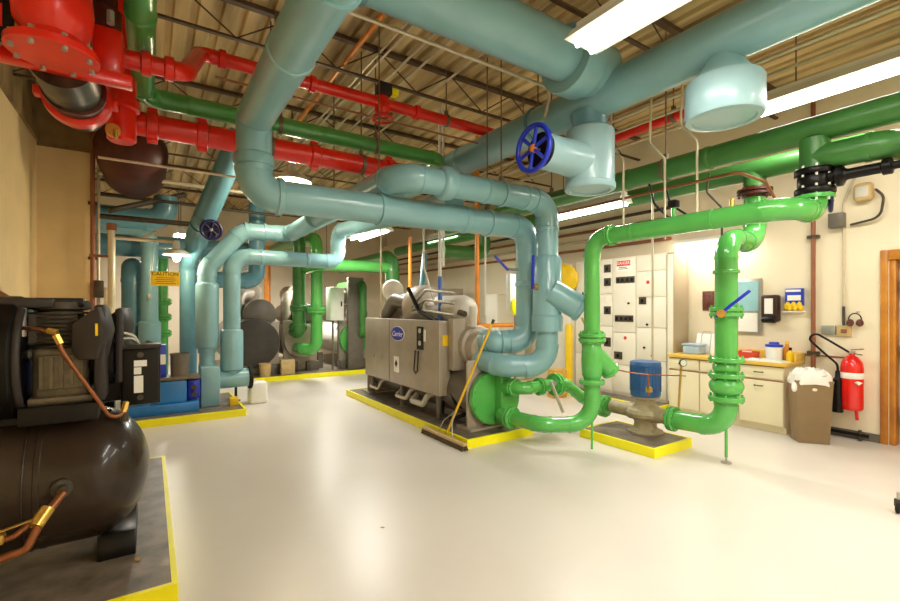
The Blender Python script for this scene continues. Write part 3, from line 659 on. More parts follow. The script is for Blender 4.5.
# ================================================================== CHILLERS
def shell(t, name, x, y0, y1, z, r, m, n=36):
    MB().lathe((x, y0, z), (0,1,0), [(r*0.9, 0), (r, 0.02), (r, y1-y0-0.02), (r*0.9, y1-y0)], n).build(name, m, t)
def plate_end(t, x, y, z0, z1, w, m):
    MB().box((x-w/2, y, z0), (x+w/2, y+0.045, z1)).build('tube_sheet', m, t, bevel=0.02)
    MB().box((x-w/2-0.03, y-0.12, 0.1), (x+w/2-0.05, y+0.2, 0.125)).build('foot_plate', 'grey', t)
t = thing('chiller', 'grey chiller with an oval badge on its control box and a green end cover', 'chiller', (3.5, 6.0, 0.1))
shell(t, 'evaporator_shell', 3.60, 4.50, 7.6, 0.50, 0.33, 'grey2')
shell(t, 'condenser_shell', 3.62, 4.75, 7.6, 1.10, 0.27, 'grey')
plate_end(t, 3.56, 4.52, 0.1, 0.95, 0.60, 'grey'); plate_end(t, 3.56, 7.5, 0.1, 1.3, 0.66, 'grey')
# green water box: round flange plate and the half-round nozzle box
w = MB().lathe((3.60, 4.42, 0.47), (0,1,0), [(0.325, 0), (0.335, 0.01), (0.335, 0.07), (0.325, 0.08)], 40).build('water_box', 'green', t)
arc = [(0.30*math.cos(a), 0.30*math.sin(a)) for a in [(-PI/2)+PI*i/14 for i in range(15)]]
MB().prism(arc, (3.62, 4.30, 0.47), (1,0,0), (0,0,1), (0, 0.14, 0)).build('nozzle_box', 'green', w, bevel=0.012)
for zz in (0.28, 0.62): MB().lathe((3.70, 4.20, zz) if zz > 0.5 else (3.63, 4.20, zz), (0,1,0), [(0.085, 0), (0.09, 0.11)]).build('nozzle', 'green', w)
for i in range(10):
    a = 2*PI*i/10+0.3; MB().cyl((3.60+0.31*math.cos(a), 4.40, 0.47+0.31*math.sin(a)), (3.60+0.31*math.cos(a), 4.43, 0.47+0.31*math.sin(a)), 0.014, n=6).build('bolt', 'green', w)
MB().lathe((3.60, 4.58, 1.08), (0,1,0), [(0.2, 0), (0.22, 0.02), (0.22, 0.17), (0.2, 0.18)], 36).build('condenser_cover', 'grey', t)
# control box with badge
c = MB().box((3.15, 5.0, 0.44), (3.33, 7.43, 1.43)).build('control_box', 'grey', t, bevel=0.012)
MB().box((3.145, 6.47, 0.45), (3.151, 6.475, 1.42)).build('door_seam', 'grey2', c)
oy = 6.17
el = [(0.215*math.cos(2*PI*i/40), 0.112*math.sin(2*PI*i/40)) for i in range(40)]
bd = MB().prism(el, (3.15, oy, 1.21), (0,-1,0), (0,0,1), (-0.012, 0, 0)).build('oval_badge', 'white', c)
el = [(0.205*math.cos(2*PI*i/40), 0.102*math.sin(2*PI*i/40)) for i in range(40)]
MB().prism(el, (3.138, oy, 1.21), (0,-1,0), (0,0,1), (-0.004, 0, 0)).build('oval_field', 'cobalt', bd)
text_part('lettering', 'Carrier', (3.132, oy, 1.205), (0,-1,0), (0,0,1), 0.115, 'white', bd, 0.002, 0.35, 1.0)
MB().box((3.142, 5.40, 1.02), (3.151, 5.58, 1.34)).build('gauge_panel', 'black', c)
for zz, mm in ((1.28, 'lgrey'), (1.20, 'castdk'), (1.11, 'lgrey')): MB().cyl((3.141, 5.49, zz), (3.134, 5.49, zz), 0.035, n=16).build('gauge', mm, c)
MB().tube([(3.13, 5.60, 1.0), (3.12, 5.62, 0.72), (3.12, 5.57, 0.68), (3.12, 5.52, 0.72), (3.13, 5.51, 1.0)], 0.01, 8).build('capillary_loop', 'black', c)
MB().box((3.143, 5.34, 1.14), (3.151, 5.39, 1.3)).build('label_plate', 'paper', c)
lp = MB().box((3.143, 6.14, 0.62), (3.151, 6.30, 0.86)).build('hazard_label', 'paper', c)
MB().prism([(0, 0.06), (0.045, 0), (0, -0.06), (-0.045, 0)], (3.143, 6.22, 0.75), (0,-1,0), (0,0,1), (-0.003, 0, 0)).build('hazard_diamond', 'black', lp)
MB().cyl((3.15, 7.05, 0.80), (3.13, 7.05, 0.80), 0.03, n=12).build('door_knob', 'steel', c)
MB().cyl((3.15, 6.75, 0.80), (3.135, 6.75, 0.80), 0.025, n=12).build('door_knob', 'steel', c)
MB().box((3.20, 4.992, 1.10), (3.32, 5.001, 1.24)).build('yellow_label', 'ysign', c)
s = MB().box((3.28, 4.86, 0.78), (3.48, 4.995, 1.46)).build('starter_box', 'grey', t, bevel=0.02)
for yy in (5.15, 6.2, 7.3): MB().lathe((3.24, yy, 0.1), (0,0,1), [(0.08, 0), (0.08, 0.015), (0.035, 0.016), (0.035, 0.35)], 16).build('support_leg', 'grey2', t)
for yy, r in ((5.4, 0.09), (5.9, 0.06), (6.9, 0.05)):
    MB().tube(smooth_path([(3.45, yy, 0.40), (3.22, yy, 0.40), (3.2, yy+0.1, 0.24), (3.2, yy+0.45, 0.24), (3.40, yy+0.5, 0.36)], 0.08), r*0.45, 12).build('refrigerant_line', 'lgrey', t)
MB().tube(smooth_path([(3.3, 4.98, 0.55), (3.28, 4.8, 0.36), (3.42, 4.62, 0.28), (3.5, 4.55, 0.3)], 0.08), 0.022, 12).build('cable', 'black', t)
MB().tube(smooth_path([(3.35, 5.2, 0.36), (3.2, 5.0, 0.2), (3.25, 4.8, 0.18), (3.45, 4.7, 0.26)], 0.06), 0.025, 12).build('cable', 'black', t)
# compressor and motor on top
MB().lathe((3.66, 5.10, 1.56), (0,1,0), [(0.06, -0.09), (0.14, -0.07), (0.20, 0), (0.22, 0.08), (0.22, 0.75), (0.2, 0.8), (0.2, 1.0)], 32).build('compressor_motor', 'lgrey', t)
MB().lathe((3.62, 6.0, 1.62), (0,1,0), [(0.18, 0), (0.30, 0.05), (0.34, 0.15), (0.34, 0.30), (0.26, 0.42), (0.18, 0.46)], 32).build('compressor_volute', 'grey', t)
MB().tube(smooth_path([(3.62, 6.4, 1.62), (3.62, 6.95, 1.70), (3.62, 7.3, 1.2)], 0.3), 0.17, 24).build('suction_elbow', 'lgrey', t)
MB().tube(smooth_path([(3.42, 6.25, 1.66), (3.34, 6.7, 1.75), (3.36, 7.1, 1.40)], 0.2), 0.10, 20).build('discharge_elbow', 'grey2', t)
MB().lathe((3.5, 7.05, 1.90), (-0.4,-1,0), [(0.05, -0.06), (0.16, -0.05), (0.19, 0), (0.17, 0.05), (0.06, 0.07)], 28).build('vane_actuator', 'lgrey', t)
for zz in (1.50, 1.66, 1.8): MB().tube(smooth_path([(3.4, 5.0, zz), (3.3, 5.6, zz+0.06), (3.36, 6.3, 1.5)], 0.2), 0.02, 10).build('refrigerant_line', 'steel', t)
MB().tube(smooth_path([(3.3, 5.3, 1.42), (3.28, 5.75, 1.55), (3.26, 6.05, 1.9)], 0.15), 0.03, 12).build('cable', 'black', t)
MB().cyl((3.52, 4.75, 1.35), (3.52, 4.75, 1.62), 0.05, n=16).build('filter_drier', 'lgrey', t)
MB().cyl((3.42, 4.80, 1.52), (3.42, 4.92, 1.54), 0.04, n=16).build('gauge', 'castdk', t)

def back_chiller(x, y, label, r, cover, lagged, L=2.4, cm='grey2'):
    t = thing('chiller', label, 'chiller', (x, y+L/2, 0.1))
    shell(t, 'evaporator_shell', x, y+0.1, y+L, 0.80, r, lagged)
    shell(t, 'condenser_shell', x+0.15, y+0.1, y+L, 1.45, r*0.6, cm)
    MB().box((x-r*0.95, y+0.1, 0.1), (x+r*0.95, y+0.16, 1.3)).build('tube_sheet', 'grey', t, bevel=0.02)
    MB().box((x-r*0.95, y-0.02, 0.1), (x-r*0.2, y+0.2, 0.32)).build('foot', 'grey2', t, bevel=0.01)
    MB().box((x+r*0.3, y-0.02, 0.1), (x+r, y+0.2, 0.32)).build('foot', 'grey2', t, bevel=0.01)
    MB().lathe((x, y, 0.82), (0,1,0), [(r*0.6, -0.03), (r*0.93, 0), (r*0.95, 0.02), (r*0.95, 0.1)], 36).build('water_box_cover', cover, t)
    MB().lathe((x+0.1, y+0.9, 1.95), (0,1,0), [(0.14, 0), (0.22, 0.03), (0.24, 0.1), (0.24, 0.7), (0.2, 0.76)], 28).build('compressor_motor', 'grey', t)
    MB().tube(smooth_path([(x-0.25, y+0.5, 1.2), (x-0.25, y+0.5, 1.9), (x+0.1, y+1.0, 1.95)], 0.25), 0.12, 18).build('suction_elbow', 'grey', t)
    return t
back_chiller(1.93, 10.75, 'far left chiller with a dark round end cover, behind the teal risers', 0.58, 'charcoal', 'grey2')
back_chiller(3.02, 10.95, 'far chiller with a grey round cover fed by the two back green risers', 0.42, 'grey', 'grey')
t = back_chiller(4.28, 10.75, 'far chiller with a pale lagged shell, left of the badged control box', 0.40, 'green', 'lgrey', 2.6)
b = MB().box((3.50, 11.2, 0.1), (3.62, 11.3, 0.5)); b.build('shell_saddle', 'grey2', t)
# green risers to the back chillers
t = thing('green_riser_pair', 'bright green riser with a flange joint feeding the far grey round cover', 'pipe', (3.05, 10.2, 0.9))
run(t, [(2.92, 10.93, 0.66), (2.92, 10.45, 0.66), (3.15, 10.2, 0.66), (3.15, 10.2, 3.2), (3.15, 12.5, 3.2)], 0.13, 'green', R=[0.12, 0.2, 0.25])
flange(t, (3.15, 10.2, 1.55), (0,0,1), 0.21, 'green', 0.05)
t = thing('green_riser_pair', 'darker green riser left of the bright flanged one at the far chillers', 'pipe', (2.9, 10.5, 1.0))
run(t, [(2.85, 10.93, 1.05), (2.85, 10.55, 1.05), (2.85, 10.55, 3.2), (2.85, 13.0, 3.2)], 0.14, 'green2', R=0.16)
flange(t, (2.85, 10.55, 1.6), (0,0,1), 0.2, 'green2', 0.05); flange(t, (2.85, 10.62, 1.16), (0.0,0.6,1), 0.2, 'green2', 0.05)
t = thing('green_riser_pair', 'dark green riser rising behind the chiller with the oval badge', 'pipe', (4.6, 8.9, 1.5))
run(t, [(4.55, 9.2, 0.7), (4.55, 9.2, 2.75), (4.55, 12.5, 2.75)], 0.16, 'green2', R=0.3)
run(t, [(4.5, 9.2, 2.5), (3.0, 9.2, 2.5), (3.0, 11.0, 2.5)], 0.12, 'green', R=0.2)
t = thing('green_riser_pair', 'thin pair of green stubs right of the far pale chiller', 'pipe', (4.5, 10.4, 1.2))
run(t, [(4.35, 10.7, 0.95), (4.35, 10.4, 0.95), (4.35, 10.4, 2.2), (4.35, 12.0, 2.2)], 0.09, 'green2', R=0.14)
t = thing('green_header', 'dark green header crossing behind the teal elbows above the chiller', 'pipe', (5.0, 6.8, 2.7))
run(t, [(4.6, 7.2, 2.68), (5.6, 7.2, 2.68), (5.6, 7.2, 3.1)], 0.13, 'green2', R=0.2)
# green leg among the dark teal risers
t = thing('green_riser_pair', 'slim green riser with bolted joints between the dark teal risers at far left', 'pipe', (0.20, 10.6, 1.2))
run(t, [(0.20, 10.6, 0.0), (0.20, 10.6, 2.6)], 0.11, 'green')
for z in (1.72, 1.42, 1.1): flange(t, (0.20, 10.6, z), (0,0,1), 0.17, 'green', 0.04)

# tall panels and oddments by the back chillers
def cabinet(name, a, b_, m, label, cat, doors=1, hm='black'):
    t = thing(name, label, cat, ((a[0]+b_[0])/2, (a[1]+b_[1])/2, a[2]))
    MB().box(a, b_).build('body', m, t, bevel=0.01)
    w = (b_[0]-a[0])/doors
    for i in range(doors):
        d = MB().box((a[0]+w*i+0.02, a[1]-0.018, a[2]+0.04), (a[0]+w*(i+1)-0.02, a[1], b_[2]-0.04)).build('door', m, t, bevel=0.006)
        MB().box((a[0]+w*(i+1)-0.09, a[1]-0.035, (a[2]+b_[2])/2-0.06), (a[0]+w*(i+1)-0.06, a[1]-0.018, (a[2]+b_[2])/2+0.06)).build('handle', hm, d)
    return t
cabinet('control_cabinet', (3.62, 10.62, 1.30), (3.95, 10.98, 2.1), 'white', 'white control cabinet standing on the far pale chiller', 'cabinet')
MB().box((3.70, 10.75, 0.1), (3.74, 10.79, 1.30)).build('stand_leg', 'grey2', bpy.data.objects['control_cabinet'])
MB().box((3.84, 10.75, 0.1), (3.88, 10.79, 1.30)).build('stand_leg', 'grey2', bpy.data.objects['control_cabinet'])
cabinet('control_cabinet', (4.02, 10.52, 0.1), (4.42, 10.62, 2.35), 'grey2', 'tall dark grey panel right of the white control cabinet at the far chillers', 'cabinet')
cabinet('control_cabinet', (5.9, 9.6, 0), (6.8, 10.1, 2.1), 'grey', 'grey steel cabinet by the far right wall behind the chiller', 'cabinet', 2)
cabinet('control_cabinet', (6.2, 7.5, 0), (7.0, 7.9, 1.9), 'gearwhite', 'cream steel cabinet between the orange pipe and the teal drop', 'cabinet', 1)
def bucket(name, x, y, z, r, h, m, label, cat, taper=0.85):
    return tag(MB().lathe((x, y, z), (0,0,1), [(r*taper, 0), (r, h), (r*1.05, h), (r*1.05, h-0.02), (r*0.95, h-0.002), (r*taper*0.9, 0.02), (0, 0.02)], 28).build(name, m), label, cat)
bucket('bucket', 2.12, 10.55, 0.1, 0.13, 0.28, 'broomwood', 'tan bucket on the back pad below the dark round cover', 'bucket')
tag(MB().box((2.45, 10.5, 0.1), (2.75, 10.66, 0.44)).build('cardboard_box', 'broomwood', bevel=0.01), 'cream carton on the back pad right of the tan bucket', 'box')
t = thing('jerrycan', 'white plastic drum standing behind the pad at the foot of the teal riser', 'container', (1.50, 8.15, 0))
MB().box((1.38, 8.05, 0), (1.66, 8.33, 0.36)).build('body', 'white', t, bevel=0.04, seg=3)
MB().cyl((1.45, 8.12, 0.36), (1.45, 8.12, 0.40), 0.035).build('lid', 'white', t)

# ================================================================== BLUE PUMP SET (left)
t = thing('pump_set', 'blue base-mounted pump set behind the compressor, with a teal column to its riser', 'pump', (0.3, 7.9, 0.1))
MB().box((-0.25, 7.5, 0.1), (0.60, 8.3, 0.24)).build('base_frame', 'blue', t, bevel=0.01)
MB().box((0.06, 7.55, 0.24), (0.45, 8.15, 0.56)).build('coupling_guard', 'blue', t, bevel=0.02)
MB().box((0.46, 7.62, 0.26), (0.62, 8.1, 0.55)).build('bearing_frame', 'cobalt', t, bevel=0.03)
for zz in (0.34, 0.44): MB().cyl((0.54, 7.62, zz), (0.54, 7.57, zz), 0.035, n=12).build('bearing_cap', 'castdk', t)
MB().box((0.02, 7.5, 0.57), (0.62, 7.85, 0.62)).build('tray', 'cast', t, bevel=0.02)
MB().lathe((-0.10, 7.85, 0.72), (1,0,0), [(0.1, -0.35), (0.2, -0.32), (0.22, -0.28), (0.22, 0.16), (0.2, 0.2)], 28).build('motor', 'cobalt', t)
MB().box((0.04, 7.60, 0.57), (0.20, 7.72, 1.08)).build('junction_box', 'cobalt', t, bevel=0.01)
MB().box((0.10, 7.592, 0.80), (0.19, 7.601, 0.94)).build('label_plate', 'paper', t)
MB().box((0.64, 7.72, 0.1), (0.90, 8.2, 0.70)).build('pump_column', 'teal', t, bevel=0.02)
MB().lathe((0.75, 8.0, 0.70), (0,0,1), [(0.13, 0), (0.11, 0.05), (0.11, 0.2)]).build('column_neck', 'teal', t)
bucket('waste_can', 0.37, 7.68, 0.62, 0.125, 0.32, 'grey2', 'grey can standing on the tray of the blue pump set', 'can', 0.95)
tag(MB().lathe((-0.1, 7.42, 0.96), (0.4,0.2,0.6), [(0.05, 0), (0.055, 0.01), (0.055, 0.2), (0.05, 0.21)]).build('tin_can', 'castdk'), 'dark tin tilted on the blue pump motor beside the black starter box', 'can')
tag(MB().box((1.02, 7.6, 0.1), (1.14, 7.75, 0.22)).build('yellow_block', 'ysign', bevel=0.01), 'yellow block on the pad under the black end cap', 'block')

# ================================================================== AIR COMPRESSOR (left front)
ty, tz, tr = 3.66, 0.57, 0.40
t = thing('air_compressor', 'black tank-mounted air compressor filling the left foreground', 'compressor', (-0.5, ty, 0.1))
prof = [(0.0, 0.0)]
for i in range(1, 15):
    a = PI/2*i/14; prof.append((tr*math.sin(a), 0.30*(1-math.cos(a))))
tank = MB().lathe((0.0, ty, tz), (-1,0,0), prof + [(tr, 0.5), (tr+0.004, 0.505), (tr+0.004, 0.525), (tr, 0.53), (tr, 1.05), (tr*0.8, 1.2), (0, 1.26)], 64).build('tank', 'black2', t)
for xx in (-0.57,): MB().ring((xx, ty, tz), (1,0,0), tr+0.002, 0.006, 64, 8).build('weld_seam', 'black2', tank)
for xx in (-0.26, -1.05):
    b = MB().prism([(-0.30, 0), (0.30, 0), (0.30, 0.07), (0.26, 0.14), (0.17, 0.10), (0, 0.06), (-0.17, 0.10), (-0.26, 0.14), (-0.30, 0.07)], (xx, ty, 0.1), (0,1,0), (0,0,1), (0.19, 0, 0)); b.build('saddle', 'black', t, bevel=0.008)
# drain pipework at the front of the tank
dn = MB().lathe((-0.41, 3.275, 0.61), (0.3,-1,-0.1), [(0.05, -0.02), (0.05, 0.03), (0.03, 0.035), (0.03, 0.08)]).build('drain_boss', 'castdk', tank)
p0 = V((-0.39, 3.19, 0.60))
MB().tube(smooth_path([p0, p0+V((-0.07,-0.12,-0.08)), p0+V((-0.12,-0.16,-0.2)), p0+V((-0.36,-0.16,-0.24))], 0.04), 0.02, 12).build('drain_pipe', 'copper', t)
MB().tube(smooth_path([p0+V((-0.07,-0.1,-0.06)), p0+V((-0.17,-0.14,-0.13)), p0+V((-0.36,-0.14,-0.15))], 0.03), 0.014, 10).build('drain_pipe', 'copper', t)
MB().cyl(p0+V((-0.05,-0.08,-0.04)), p0+V((-0.09,-0.14,-0.10)), 0.032, n=14).build('union_nut', 'brass', t)
MB().cyl(p0+V((-0.22,-0.16,-0.22)), p0+V((-0.30,-0.16,-0.235)), 0.032, n=6).build('union_nut', 'brass', t)
MB().box(tuple(p0+V((-0.27,-0.17,-0.15))), tuple(p0+V((-0.2,-0.11,-0.10)))).build('ball_valve', 'brass', t, bevel=0.01)
MB().bar(p0+V((-0.23,-0.15,-0.09)), p0+V((-0.1,-0.15,-0.06)), 0.02, 0.006).build('valve_lever', 'brass', t)
# platform on the tank
MB().box((-0.60, 3.34, 0.95), (-0.25, 3.98, 1.05)).build('platform', 'black', t, bevel=0.008)
for yy in (3.5, 3.8): MB().box((-0.9, yy, 0.90), (-0.2, yy+0.04, 0.97)).build('platform_rail', 'black', t)
# belt guard and flywheel at left
g = MB().lathe((-0.80, 3.62, 1.31), (1,0,0), [(0.32, 0), (0.36, 0.03), (0.36, 0.17), (0.33, 0.20), (0.29, 0.205), (0.0, 0.207)], 40).build('belt_guard', 'black', t)
MB().ring((-0.60, 3.62, 1.31), (1,0,0), 0.33, 0.02).build('guard_rim', 'dkbox', g)
MB().cyl((-0.68, 3.62, 1.33), (-0.52, 3.62, 1.33), 0.05).build('crank_shaft', 'steel', t)
# crankcase and finned block
k = MB().box((-0.56, 3.44, 1.05), (-0.30, 3.80, 1.37)).build('crankcase', 'cast', t, bevel=0.03, seg=3)
MB().box((-0.53, 3.42, 1.13), (-0.33, 3.445, 1.33)).build('inspection_cover', 'cast', k, bevel=0.01)
for i in range(5): MB().box((-0.52+0.045*i, 3.405, 1.14), (-0.505+0.045*i, 3.43, 1.32)).build('rib', 'cast', k)
MB().box((-0.57, 3.40, 1.05), (-0.28, 3.84, 1.09)).build('foot', 'cast', k, bevel=0.008)
b = MB(); 
for i in range(9): b.lathe((-0.45, 3.62, 1.37+0.024*i), (0,0,1), [(0.10, 0), (0.155, 0.002), (0.155, 0.012), (0.10, 0.014)], 24)
b.cyl((-0.45, 3.62, 1.36), (-0.45, 3.62, 1.60), 0.11); b.build('finned_cylinder', 'castdk', t)
b = MB()
for i in range(6): b.box((-0.58, 3.50+0.045*i, 1.40), (-0.36, 3.515+0.045*i, 1.56))
b.box((-0.56, 3.52, 1.39), (-0.38, 3.74, 1.55)); b.build('intercooler_block', 'castdk', t)
hd = MB().lathe((-0.45, 3.62, 1.585), (0,0,1), [(0.12, 0), (0.15, 0.01), (0.15, 0.05), (0.10, 0.07)], 24).build('cylinder_head', 'castdk', t)
MB().box((-1.0, 3.5, 1.60), (-0.33, 3.62, 1.66)).build('top_manifold', 'black', t, bevel=0.015)
MB().box((-0.70, 3.44, 1.60), (-0.46, 3.52, 1.655)).build('manifold_head', 'dkbox', t, bevel=0.015)
MB().cyl((-0.60, 3.45, 1.44), (-0.60, 3.45, 1.60), 0.022, n=12).build('relief_valve', 'steel', t)
# charcoal hexagonal filter housings
def filt(x, y, z, s):
    hx = [(-0.075*s, -0.10*s), (-0.04*s, -0.15*s), (0.05*s, -0.15*s), (0.085*s, 0.02*s), (0.055*s, 0.16*s), (-0.07*s, 0.06*s)]
    f = MB().prism(hx, (x, y, z), (0.96,-0.28,0), (0,0,1), (0.05, 0.16, 0)).build('filter_housing', 'dkbox', t, bevel=0.012)
    return f
f = filt(-0.305, 3.33, 1.45, 1.0)
MB().box((-0.262, 3.305, 1.44), (-0.25, 3.33, 1.51)).build('warning_label', 'ysign', f)
MB().box((-0.275, 3.36, 1.05), (-0.215, 3.64, 1.62)).build('motor_end_shield', 'dkbox', t, bevel=0.02)
MB().cyl((-0.34, 3.66, 1.28), (-0.19, 3.66, 1.28), 0.17, n=28).build('motor', 'black', t)
filt(-0.20, 3.62, 1.47, 0.85)
MB().box((-0.185, 3.56, 1.12), (-0.14, 3.78, 1.60)).build('motor_end_shield', 'dkbox', t, bevel=0.02)
# discharge copper tube down to the tank
MB().tube(smooth_path([(-0.60, 3.42, 1.49), (-0.50, 3.34, 1.48), (-0.43, 3.31, 1.45), (-0.41, 3.31, 1.36), (-0.20, 3.35, 0.96), (-0.14, 3.38, 0.94), (-0.12, 3.42, 1.02)], 0.05), 0.0115, 12).build('discharge_tube', 'copper', t)
for p, q in (((-0.435, 3.312, 1.45), (-0.415, 3.31, 1.40)), ((-0.47, 3.325, 1.475), (-0.43, 3.31, 1.465)), ((-0.135, 3.395, 0.965), (-0.12, 3.42, 1.02))):
    MB().cyl(p, q, 0.018, n=6).build('union_nut', 'brass', t)
MB().cyl((-0.13, 3.45, 0.90), (-0.13, 3.45, 1.02), 0.02).build('inlet_valve', 'castdk', t)
# starter box with its labels
s = MB().box((-0.155, 3.58, 0.97), (0.06, 3.72, 1.35)).build('starter_box', 'black', t, bevel=0.008)
MB().box((-0.155, 3.57, 1.335), (0.065, 3.74, 1.36)).build('box_lid', 'dkbox', s, bevel=0.004)
MB().box((-0.145, 3.565, 0.985), (0.05, 3.58, 1.33)).build('cover', 'black', s, bevel=0.005)
for a, b_ in (((-0.085, 1.22), (-0.015, 1.26)), ((-0.085, 1.17), (-0.045, 1.215)), ((-0.085, 1.05), (-0.035, 1.16))):
    MB().box((a[0], 3.561, a[1]), (b_[0], 3.566, b_[1])).build('label_plate', 'paper', s)
for z in (1.02, 1.295): MB().cyl((-0.05, 3.566, z), (-0.05, 3.558, z), 0.018, n=16).build('cover_screw', 'castdk', s)
MB().box((-0.25, 3.64, 1.0), (-0.15, 3.70, 1.15)).build('box_bracket', 'black', t)
for dz in (0, 0.06): MB().tube(smooth_path([(-0.06, 3.66, 1.36), (-0.09, 3.64, 1.42-dz*0.3), (-0.20, 3.6, 1.46-dz), (-0.24, 3.58, 1.42-3*dz)], 0.06), 0.011, 10).build('flexible_conduit', 'steel', t)
MB().tube(smooth_path([(-0.16, 3.66, 1.12), (-0.22, 3.6, 1.2), (-0.2, 3.55, 1.3)], 0.05), 0.01, 10).build('flexible_conduit', 'steel', t)
tag(MB().tube(smooth_path([(XL, 4.6, 1.95), (-0.98, 4.2, 1.86), (-0.80, 3.95, 1.70), (-0.70, 3.8, 1.64), (-0.66, 3.66, 1.60)], 0.15), 0.018, 12).build('supply_hose', 'copperp'), 'brown hose curving from the tan wall to the compressor head', 'hose')
tag(MB().box((-1.28, 5.7, 1.62), (-1.16, 5.9, 1.80)).build('wall_box', 'broomwood', bevel=0.01), 'tan junction box on the left wall behind the compressor head', 'box')
tag(MB().box((XL, 6.0, 2.15), (-1.27, 6.15, 2.40)).build('wall_plate', 'steel', bevel=0.008), 'small metal plate on the left wall at the picture edge', 'plate')
# ================================================================== SWITCHGEAR (right wall)
GX = 6.78
def gear(y0, y1, label, rows, furn):
    t = thing('switchgear_cabinet', label, 'switchgear', ((GX+XR)/2, (y0+y1)/2, 0.1))
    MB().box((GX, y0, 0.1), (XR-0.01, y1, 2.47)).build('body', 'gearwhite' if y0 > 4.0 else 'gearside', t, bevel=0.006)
    for z0, z1 in rows:
        d = MB().box((GX-0.02, y0+0.008, z0+0.006), (GX, y1-0.008, z1-0.006)).build('door', 'gearwhite', t, bevel=0.005)
        for (ya, za, w, h, kind) in furn:
            if z0 <= za < z1:
                yc = y0+(y1-y0)*ya
                if kind == 'k': MB().cyl((GX-0.02, yc, za), (GX-0.04, yc, za), 0.018, n=12).build('latch', 'black', d)
                elif kind == 'p':
                    pl = MB().box((GX-0.032, yc-w/2, za-h/2), (GX-0.02, yc+w/2, za+h/2)).build('control_plate', 'castdk', d, bevel=0.004)
                    n = max(1, int(w/0.09))
                    for i in range(n):
                        yy = yc-w/2+w*(i+0.5)/n
                        MB().box((GX-0.05, yy-0.02, za-h*0.25), (GX-0.032, yy+0.02, za+h*0.25)).build('switch', 'black', pl, bevel=0.004)
                elif kind == 's': MB().cyl((GX-0.02, yc, za), (GX-0.024, yc, za), 0.03, n=16).build('indicator', 'redsign', d)
    return t
g1 = gear(4.03, 4.56, 'white switchgear cabinet nearest the counter, with one small dark switch plate', [(0.14, 0.75), (0.75, 1.28), (1.28, 1.78), (1.78, 2.2), (2.2, 2.45)],
     [(0.78, 1.72, 0.13, 0.12, 'p'), (0.6, 2.02, 0, 0, 's'), (0.62, 1.33, 0, 0, 'k'), (0.45, 0.83, 0, 0, 'k'), (0.72, 0.95, 0, 0, 'k')])
g2 = gear(4.565, 5.02, 'white switchgear cabinet with the red and white danger sign', [(0.14, 0.62), (0.62, 1.18), (1.18, 2.45)],
     [(0.45, 2.08, 0.36, 0.11, 'p'), (0.5, 1.42, 0.36, 0.11, 'p'), (0.75, 0.78, 0.16, 0.13, 'p'), (0.45, 1.09, 0, 0, 's'), (0.3, 1.68, 0, 0, 'k')])
sg = MB().box((GX-0.026, 4.66, 2.24), (GX-0.02, 4.94, 2.42)).build('danger_sign', 'paper', g2)
MB().box((GX-0.029, 4.67, 2.32), (GX-0.025, 4.93, 2.41)).build('sign_field', 'redsign', sg)
text_part('lettering', 'DANGER', (GX-0.031, 4.80, 2.365), (0,-1,0), (0,0,1), 0.07, 'paper', sg, 0.001, 0, 0.85)
for i in range(2): MB().box((GX-0.028, 4.72+0.02*i, 2.265+0.025*i), (GX-0.025, 4.90-0.01*i, 2.275+0.025*i)).build('sign_line', 'black', sg)
gear(5.025, 5.44, 'white switchgear cabinet with a column of dark switch plates beside the green riser', [(0.14, 0.75), (0.75, 1.28), (1.28, 1.85), (1.85, 2.45)],
     [(0.25, 2.30, 0.14, 0.14, 'p'), (0.25, 2.06, 0.14, 0.14, 'p'), (0.25, 1.56, 0.14, 0.14, 'p'), (0.25, 1.0, 0.14, 0.16, 'p')])
gear(5.445, 5.86, 'white switchgear cabinet mostly hidden behind the green riser, farthest of the row', [(0.14, 0.75), (0.75, 1.6), (1.6, 2.45)], [(0.5, 1.75, 0.08, 0.3, 'p'), (0.5, 0.9, 0.08, 0.12, 'p')])
gear(3.92, 4.025, 'narrow tan end panel of the switchgear beside the counter', [(0.14, 2.45)], [])
t = cabinet('electrical_cabinet', (6.72, 5.93, 0.1), (7.19, 6.5, 2.45), 'gearwhite', 'cream electrical cabinet behind the teal strainer with a yellow cover', 'cabinet', 1)
MB().lathe((6.70, 6.06, 2.16), (-1,-0.3,0), [(0.24, 0), (0.29, 0.02), (0.29, 0.06), (0.24, 0.09)]).build('yellow_cover', 'ysign', t)
tag(MB().lathe((6.52, 5.80, 0.1), (0,0,1), [(0.07, 0), (0.07, 1.15), (0.05, 1.2)]).build('bollard', 'ysign'), 'yellow guard post standing behind the teal bends', 'bollard')
tag(MB().box((5.95, 5.6, 0.0), (6.25, 5.8, 0.5)).build('orange_case', 'amber', bevel=0.02), 'orange case on the floor between the teal bends and green riser', 'case')

